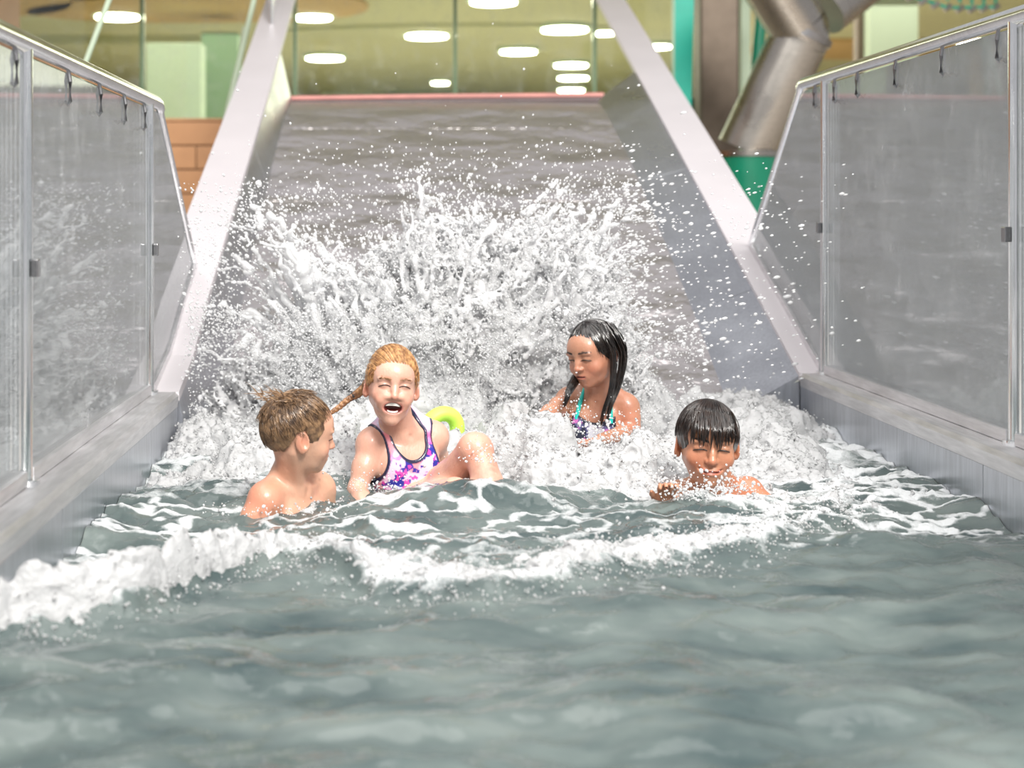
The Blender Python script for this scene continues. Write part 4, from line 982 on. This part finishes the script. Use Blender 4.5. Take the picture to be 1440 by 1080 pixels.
# teeth and tongue
for (zt_, zb_, wd_, up_) in ((-.0455, -.0535, .0235, -.003), (-.0690, -.0735, .0165, .003)):
    m = MB(); sec = []
    for a in np.linspace(-1.2, 1.2, 17):
        x_, y_ = wd_*math.sin(a), -.068-.010*math.cos(a); dz = up_*math.sin(a)**2; sec.append([hB.pt(p) for p in [(x_, y_, zt_+dz), (x_*.9, y_+.004, zt_+dz), (x_*.9, y_+.004, zb_+dz), (x_, y_, zb_+dz)]])
    m.sweep(sec); keep(m.build('teeth', M['teeth'], None, True), girlB)
Ft = Field(hB.pt((0, -.06, -.07))-.04, hB.pt((0, -.06, -.07))+.04, .002); Ft.ell(hB, (0, -.058, -.0745), (.015, .018, .006), .004); V, Q = Ft.mesh(); child('tongue', V, Q, M['tongue'], girlB)
# swimsuit, shaped on the torso
def suit(T, box, cuts, zlo, colour, h=.0030, thick=.0045, hw=.1, top=None):
    F = Field(T.o+np.array(box[0]), T.o+np.array(box[1]), h); torso(F, T, hw); F.D -= thick
    X, Y, Z = F.ax[0][:, None, None], F.ax[1][None, :, None], F.ax[2][None, None, :]; p = np.stack(np.broadcast_arrays(X, Y, Z), -1).reshape(-1, 3); L = T.loc(p)
    g = cuts(L); F.D = np.maximum(F.D, (g).reshape(F.D.shape).astype(np.float32)); F.D = np.maximum(F.D, (zlo-L[:, 2]).reshape(F.D.shape).astype(np.float32))
    V, Q = F.mesh(); V = smooth_mesh(V, Q, 1, .3); L = T.loc(V); return V, Q, colour(V, L, cuts(L))
def ellv(L, c, r): q = (L-np.array(c))/np.array(r); n_ = np.linalg.norm(q, axis=1); return (1-n_)*min(r)
def cutB(L):
    a = ellv(L, (0, -.075, .002), (.058, .085, .094)); b = ellv(L, (0, .07, .0), (.06, .07, .08)); c = np.maximum(ellv(L, (-.122, 0, -.062), (.052, .13, .085)), ellv(L, (.122, 0, -.062), (.052, .13, .085)))
    return np.maximum(np.maximum(a, b), c)
def colB(V, L, g):
    base = np.tile(np.array(srgb(236, 196, 222)), (len(V), 1)); n1 = fbm(L*46+3, 3); n2 = fbm(L*64+31, 3); n3 = fbm(L*20+77, 2)
    base = lerp(base, srgb(196, 206, 236), sstep(.5, .62, n3)); base = lerp(base, srgb(240, 150, 160), sstep(.55, .66, fbm(L*18+120, 2)))
    low = sstep(-.02, -.09, L[:, 2]+.35*L[:, 0]*-1)
    base = lerp(base, srgb(40, 44, 150), sstep(.50, .53, n1)*low); base = lerp(base, srgb(226, 70, 170), sstep(.56, .59, n2)*low)
    base = lerp(base, srgb(28, 34, 66), sstep(-.008, -.005, g)); return base
V, Q, cB = suit(tB, ((-.17, -.16, -.30), (.17, .16, .06)), cutB, -.29, colB, hw=.094); child('swimsuit', V, Q, M['suit'], girlB, attrs={'Col': cB})
# hair pulled back from the forehead
zB = lambda L: np.interp(L[:, 1], [-.11, -.075, -.055, -.035, -.010, .012, .035, .06, .10], [.050, .041, .026, .006, -.006, .016, .005, -.036, -.045])-.004*np.abs(L[:, 0])/.07
whB = (-.25, .9, .05); vq = hair_cap(hB, np.array([.0065, .007, .016]), zB, 9., .0022, whB, freq=30)
st = scalp_strands(hB, whB, 1000, .35, 2.75, np.array([.0072, .0078, .0168]), .0013, .0015, seed=12, ok=lambda L: L[:, 2] > zB(L)-.002, wob=.04, clump=34)
for i in range(40):                      # wet wisps on the temples
    s = r_.choice([-1, 1]); b0 = np.array([s*r_.uniform(.055, .070), r_.uniform(-.045, -.02), r_.uniform(.02, .05)]); t = np.linspace(0, 1, 9)[:, None]
    L = b0+np.array([s*.004, -.004, -.03])*t*r_.uniform(.5, 1.3)+np.array([s*.003, 0, 0])*np.sin(t*3); st.append((hB.o+(L*hB.s)@hB.R.T, .0011*(1-t[:, 0]*.8)))
V, Q = join_vf(vq, strands_vf(st)); child('hair', V, Q, M['hair_blond'], girlB)
bp = np.array([at(522, 532, 4.41), at(510, 548, 4.42), at(500, 556, 4.42), at(489, 562, 4.41), at(478, 572, 4.40), at(466, 580, 4.39), at(456, 590, 4.38)]); t = np.linspace(0, 6, 46)
bc = np.stack([np.interp(t, np.arange(7), bp[:, k]) for k in range(3)], 1); rb = np.interp(t, [0, 2, 2.6, 3, 4.5, 6], [.014, .012, .008, .0095, .0078, .004])
Fb = Field(bc.min(0)-.04, bc.max(0)+.04, .002); dirb = bp[-1]-bp[0]; dirb /= np.linalg.norm(dirb); sx = np.cross(dirb, [0, 0, 1]); sx /= np.linalg.norm(sx); sy = np.cross(dirb, sx)
for i in range(46):                      # three plaited strands
    for k in range(3):
        a = i*.62+k*2.094; p = bc[i]+rb[i]*(.55*math.sin(a)*sy+.34*math.sin(2*a)*sx); Fb.ell(W0, p, (rb[i]*.52,)*3, .0025)
V, Q = Fb.mesh(); nb = vnormals(V, Q); V = V+nb*((fbm(V*300, 2)-.5)*.002)[:, None]; child('braid', V, Q, M['hair_braid'], girlB)
p = at(497, 557, 4.42); Fb = Field(p-.03, p+.03, .002); Fb.ell(W0, p, (.010, .0115, .0115), .003); Fb.ell(W0, p+np.array([-.008, 0, -.005]), (.009, .0105, .0105), .003); V, Q = Fb.mesh(); child('hair_tie', V, Q, M['tie'], girlB)

# ---------------------------------------------------------------- dark-haired girl looking down
hC = Frame(at(834, 496, 4.93), yaw=-46, pitch=14, roll=-4, sc=.97); tC = Frame(at(841, 552, 5.0), yaw=-14, pitch=4, roll=5, sc=.92)
F = Field(at(840, 552, 5.0)+np.array([-.36, -.34, -.34]), at(840, 552, 5.0)+np.array([.24, .22, .27]), .0030)
torso(F, tC, .098); head(F, hC, 'closed', 1.1); neck(F, tC, hC)
sR, sL = tC.pt((-.106, 0, -.045)), tC.pt((.106, 0, -.045))
wR = at(746, 607, 4.78); arm(F, sR, at(773, 580, 4.88), wR, .82); hand(F, wR, (-.55, -.35, -.75), (-.5, .1, .8), -1, .35)
wL = at(846, 617, 4.82); arm(F, sL, at(889, 606, 4.96), wL, .84); hand(F, wL, (-1, -.2, -.3), (0, -.3, -1), 1, .3)
girlC = person('person', F, hC, 'girl with long wet black hair looking down, in dark swimsuit with turquoise straps',
               hairs=('hair_black', 'lash_dark'), base=srgb(206, 152, 124), brow=srgb(48, 34, 28), lash=srgb(24, 16, 14), lip=srgb(170, 92, 84), red=[(at(880, 600, 4.95), .05, .4)])
def cutC(L):
    a = L[:, 2]+.072+.020*np.cos(L[:, 0]*28); b = np.maximum(ellv(L, (-.118, 0, -.07), (.050, .13, .075)), ellv(L, (.118, 0, -.07), (.050, .13, .075))); return np.maximum(a, b)
def colC(V, L, g):
    base = np.tile(np.array(srgb(34, 38, 62)), (len(V), 1)); base = lerp(base, srgb(96, 96, 140), sstep(.55, .60, fbm(L*36+8, 3))); base = lerp(base, srgb(206, 120, 190), sstep(.60, .64, fbm(L*44+60, 2))); base = lerp(base, srgb(225, 225, 235), sstep(.60, .64, fbm(L*30+90, 2)))
    return lerp(base, srgb(18, 22, 40), sstep(-.008, -.005, g))
V, Q, cC = suit(tC, ((-.17, -.16, -.32), (.17, .16, .06)), cutC, -.31, colC, hw=.092); child('swimsuit', V, Q, M['suit'], girlC, attrs={'Col': cC})
for s in (-1, 1):
    q = [tC.pt(p) for p in [(s*.060, -.068, -.088), (s*.056, -.062, -.055), (s*.052, -.050, -.025), (s*.044, -.020, .012), (s*.036, .02, .028)]]
    keep(MB().tube(q, .0065, 8).build('strap', M['turq'], None, True), girlC)
zC = lambda L: np.interp(L[:, 1], [-.11, -.075, -.055, -.035, -.010, .012, .035, .06, .10], [.060, .052, .032, .008, -.020, -.050, -.070, -.075, -.075])
whC = (-.12, -.15, .98); vq = hair_cap(hC, .0062, zC, 21., .0022, whC, freq=26); okC = lambda L: L[:, 2] > zC(L)-.004
st = scalp_strands(hC, whC, 620, .0, 2.05, .0072, .0015, .002, seed=31, ok=okC, wob=.10, clump=40)
V, Q = join_vf(vq, strands_vf(st)); hairC = child('hair', V, Q, M['hair_black'], girlC)
g1 = [hC.pt((.045, .0, .085)), hC.pt((.075, -.012, .045)), hC.pt((.084, -.004, .0)), at(862, 528, 4.86), at(858, 552, 4.85), at(850, 575, 4.86), at(844, 602, 4.88)]
g2 = [hC.pt((.05, .045, .075)), hC.pt((.078, .04, .03)), hC.pt((.080, .045, -.03)), at(868, 545, 4.90), at(858, 572, 4.88), at(852, 600, 4.88)]
V, Q = strands_vf(guide_strands(g1, 90, .0095, .0021, 18, 5)+guide_strands(g2, 80, .011, .0021, 18, 6)); child('hair_lock', V, Q, M['hair_black'], girlC)
g3_ = [hC.pt((-.05, .05, .02)), hC.pt((-.062, .055, -.03)), at(808, 536, 4.90), at(799, 554, 4.86), at(792, 574, 4.85)]
V, Q = strands_vf(guide_strands(g3_, 110, .012, .0022, 16, 7)); child('hair_lock', V, Q, M['hair_black'], girlC)

# ---------------------------------------------------------------- boy swimming forward (wet dark fringe)
hD = Frame(at(995, 623, 4.20), yaw=-3, pitch=4, roll=3, sc=1.06); tD = Frame(at(1004, 690, 4.29), yaw=8, pitch=38, roll=4, sc=1.0)
F = Field(at(1004, 690, 4.29)+np.array([-.26, -.26, -.21]), at(1004, 690, 4.29)+np.array([.30, .34, .30]), .0030)
torso(F, tD); head(F, hD, 'smile', 1.08); neck(F, tD, hD)
sL = at(1052, 693, 4.31); sR = at(956, 702, 4.28); wR = at(937, 706, 4.10)
arm(F, sL, at(1088, 728, 4.22), at(1070, 760, 4.08)); arm(F, sR, at(935, 735, 4.2), wR, .95); hand(F, wR, (-.05, -.55, .83), (0, .83, .55), -1, .5, .78)
boyD = person('person', F, hD, 'grinning boy with wet dark fringe swimming forward, water up to his chin',
              mouth='smile', hairs=('hair_dark', 'lash_dark'), base=srgb(214, 156, 122), brow=srgb(54, 38, 30), lash=srgb(30, 20, 17), lip=srgb(184, 98, 86), red=[(at(1055, 690, 4.28), .06, .45)])
zD = lambda L: np.interp(L[:, 1], [-.11, -.085, -.06, -.04, -.012, .012, .035, .06, .10], [.032, .027, .014, -.008, -.018, .018, .0, -.046, -.055])
whD = (.08, .25, .95); vq = hair_cap(hD, .0075, zD, 41., .0024, whD, freq=30)
st = scalp_strands(hD, whD, 620, .0, 1.72, .0088, .0015, .003, seed=51, ok=lambda L: L[:, 2] > zD(L)-.004, wob=.08, clump=44)
fr = []
for k in range(24):                      # separate wet points of the fringe
    x0 = -.060+.120*k/23+r_.normal(0, .003); L0 = r_.uniform(.044, .064)*(1-.25*abs(x0)/.06); dx = r_.normal(0, .006)
    yf = lambda x_: -.028-.066*math.sqrt(max(.02, 1-(x_/.072)**2))
    q = [(x0*.75, -.045, .088), (x0*.92, yf(x0)+.010, .060), (x0*1.0+dx*.4, yf(x0)-.001, .036), (x0*1.0+dx, yf(x0)-.001, .056-L0)]
    fr += guide_strands([hD.pt(p) for p in q], 16, .0042, .0015, 9, 100+k, end=.15)
V, Q = join_vf(vq, strands_vf(st), strands_vf(fr)); child('hair', V, Q, M['hair_dark'], boyD)

# lime float behind the laughing girl
p = at(620, 608, 4.86); Fb = Field(p-.10, p+.10, .003); Tf = Frame(p, yaw=20, roll=35)
for a in np.linspace(0, 2*np.pi, 24, endpoint=False): Fb.ell(Tf, (.052*math.cos(a), 0, .062*math.sin(a)), (.021, .026, .021), .012)
V, Q = Fb.mesh(); tag(make_obj('swim_ring', V, Q, M['lime']), 'lime green blurred float in the spray behind the laughing girl', 'float')

# loose water on and around the children
def spray_at(name, items, label):
    Ps, Rs = [], []
    for (u, v, d, su, sv, sd, n_, rm) in items:
        dd_ = d+rng.normal(0, sd, n_); uu = u+rng.normal(0, su, n_); vv = v-np.abs(rng.normal(0, sv, n_)); Ps.append(np.stack([(uu-U0)/FPX*dd_, dd_, HC-(vv-V0)/FPX*dd_], -1)); Rs.append(np.clip(rng.lognormal(rm, .45, n_), .0011, .009))
    P = np.concatenate(Ps); R = np.concatenate(Rs); tag(drops(name, P, R, M['spray'], ICO, rng.normal(0, .25, (len(P), 3)), .12), label, 'water drops', kind='stuff')
spray_at('neck_spray', [(985, 705, 4.03, 30, 14, .03, 420, -6.2), (1030, 690, 4.1, 22, 16, .03, 160, -6.2), (940, 690, 4.08, 20, 20, .03, 160, -6.2)], 'spray thrown up in front of the grinning boy')
spray_at('lap_spray', [(830, 640, 4.74, 34, 26, .03, 520, -6.1), (790, 590, 4.80, 20, 20, .03, 130, -6.5), (880, 630, 4.84, 22, 22, .03, 200, -6.2)], 'spray in front of the dark-haired girl')
spray_at('knee_spray', [(690, 650, 4.12, 26, 16, .04, 150, -6.4), (520, 690, 4.2, 30, 14, .03, 120, -6.4), (400, 725, 3.95, 50, 8, .03, 140, -6.4)], 'droplets around the raised knee of the laughing girl')
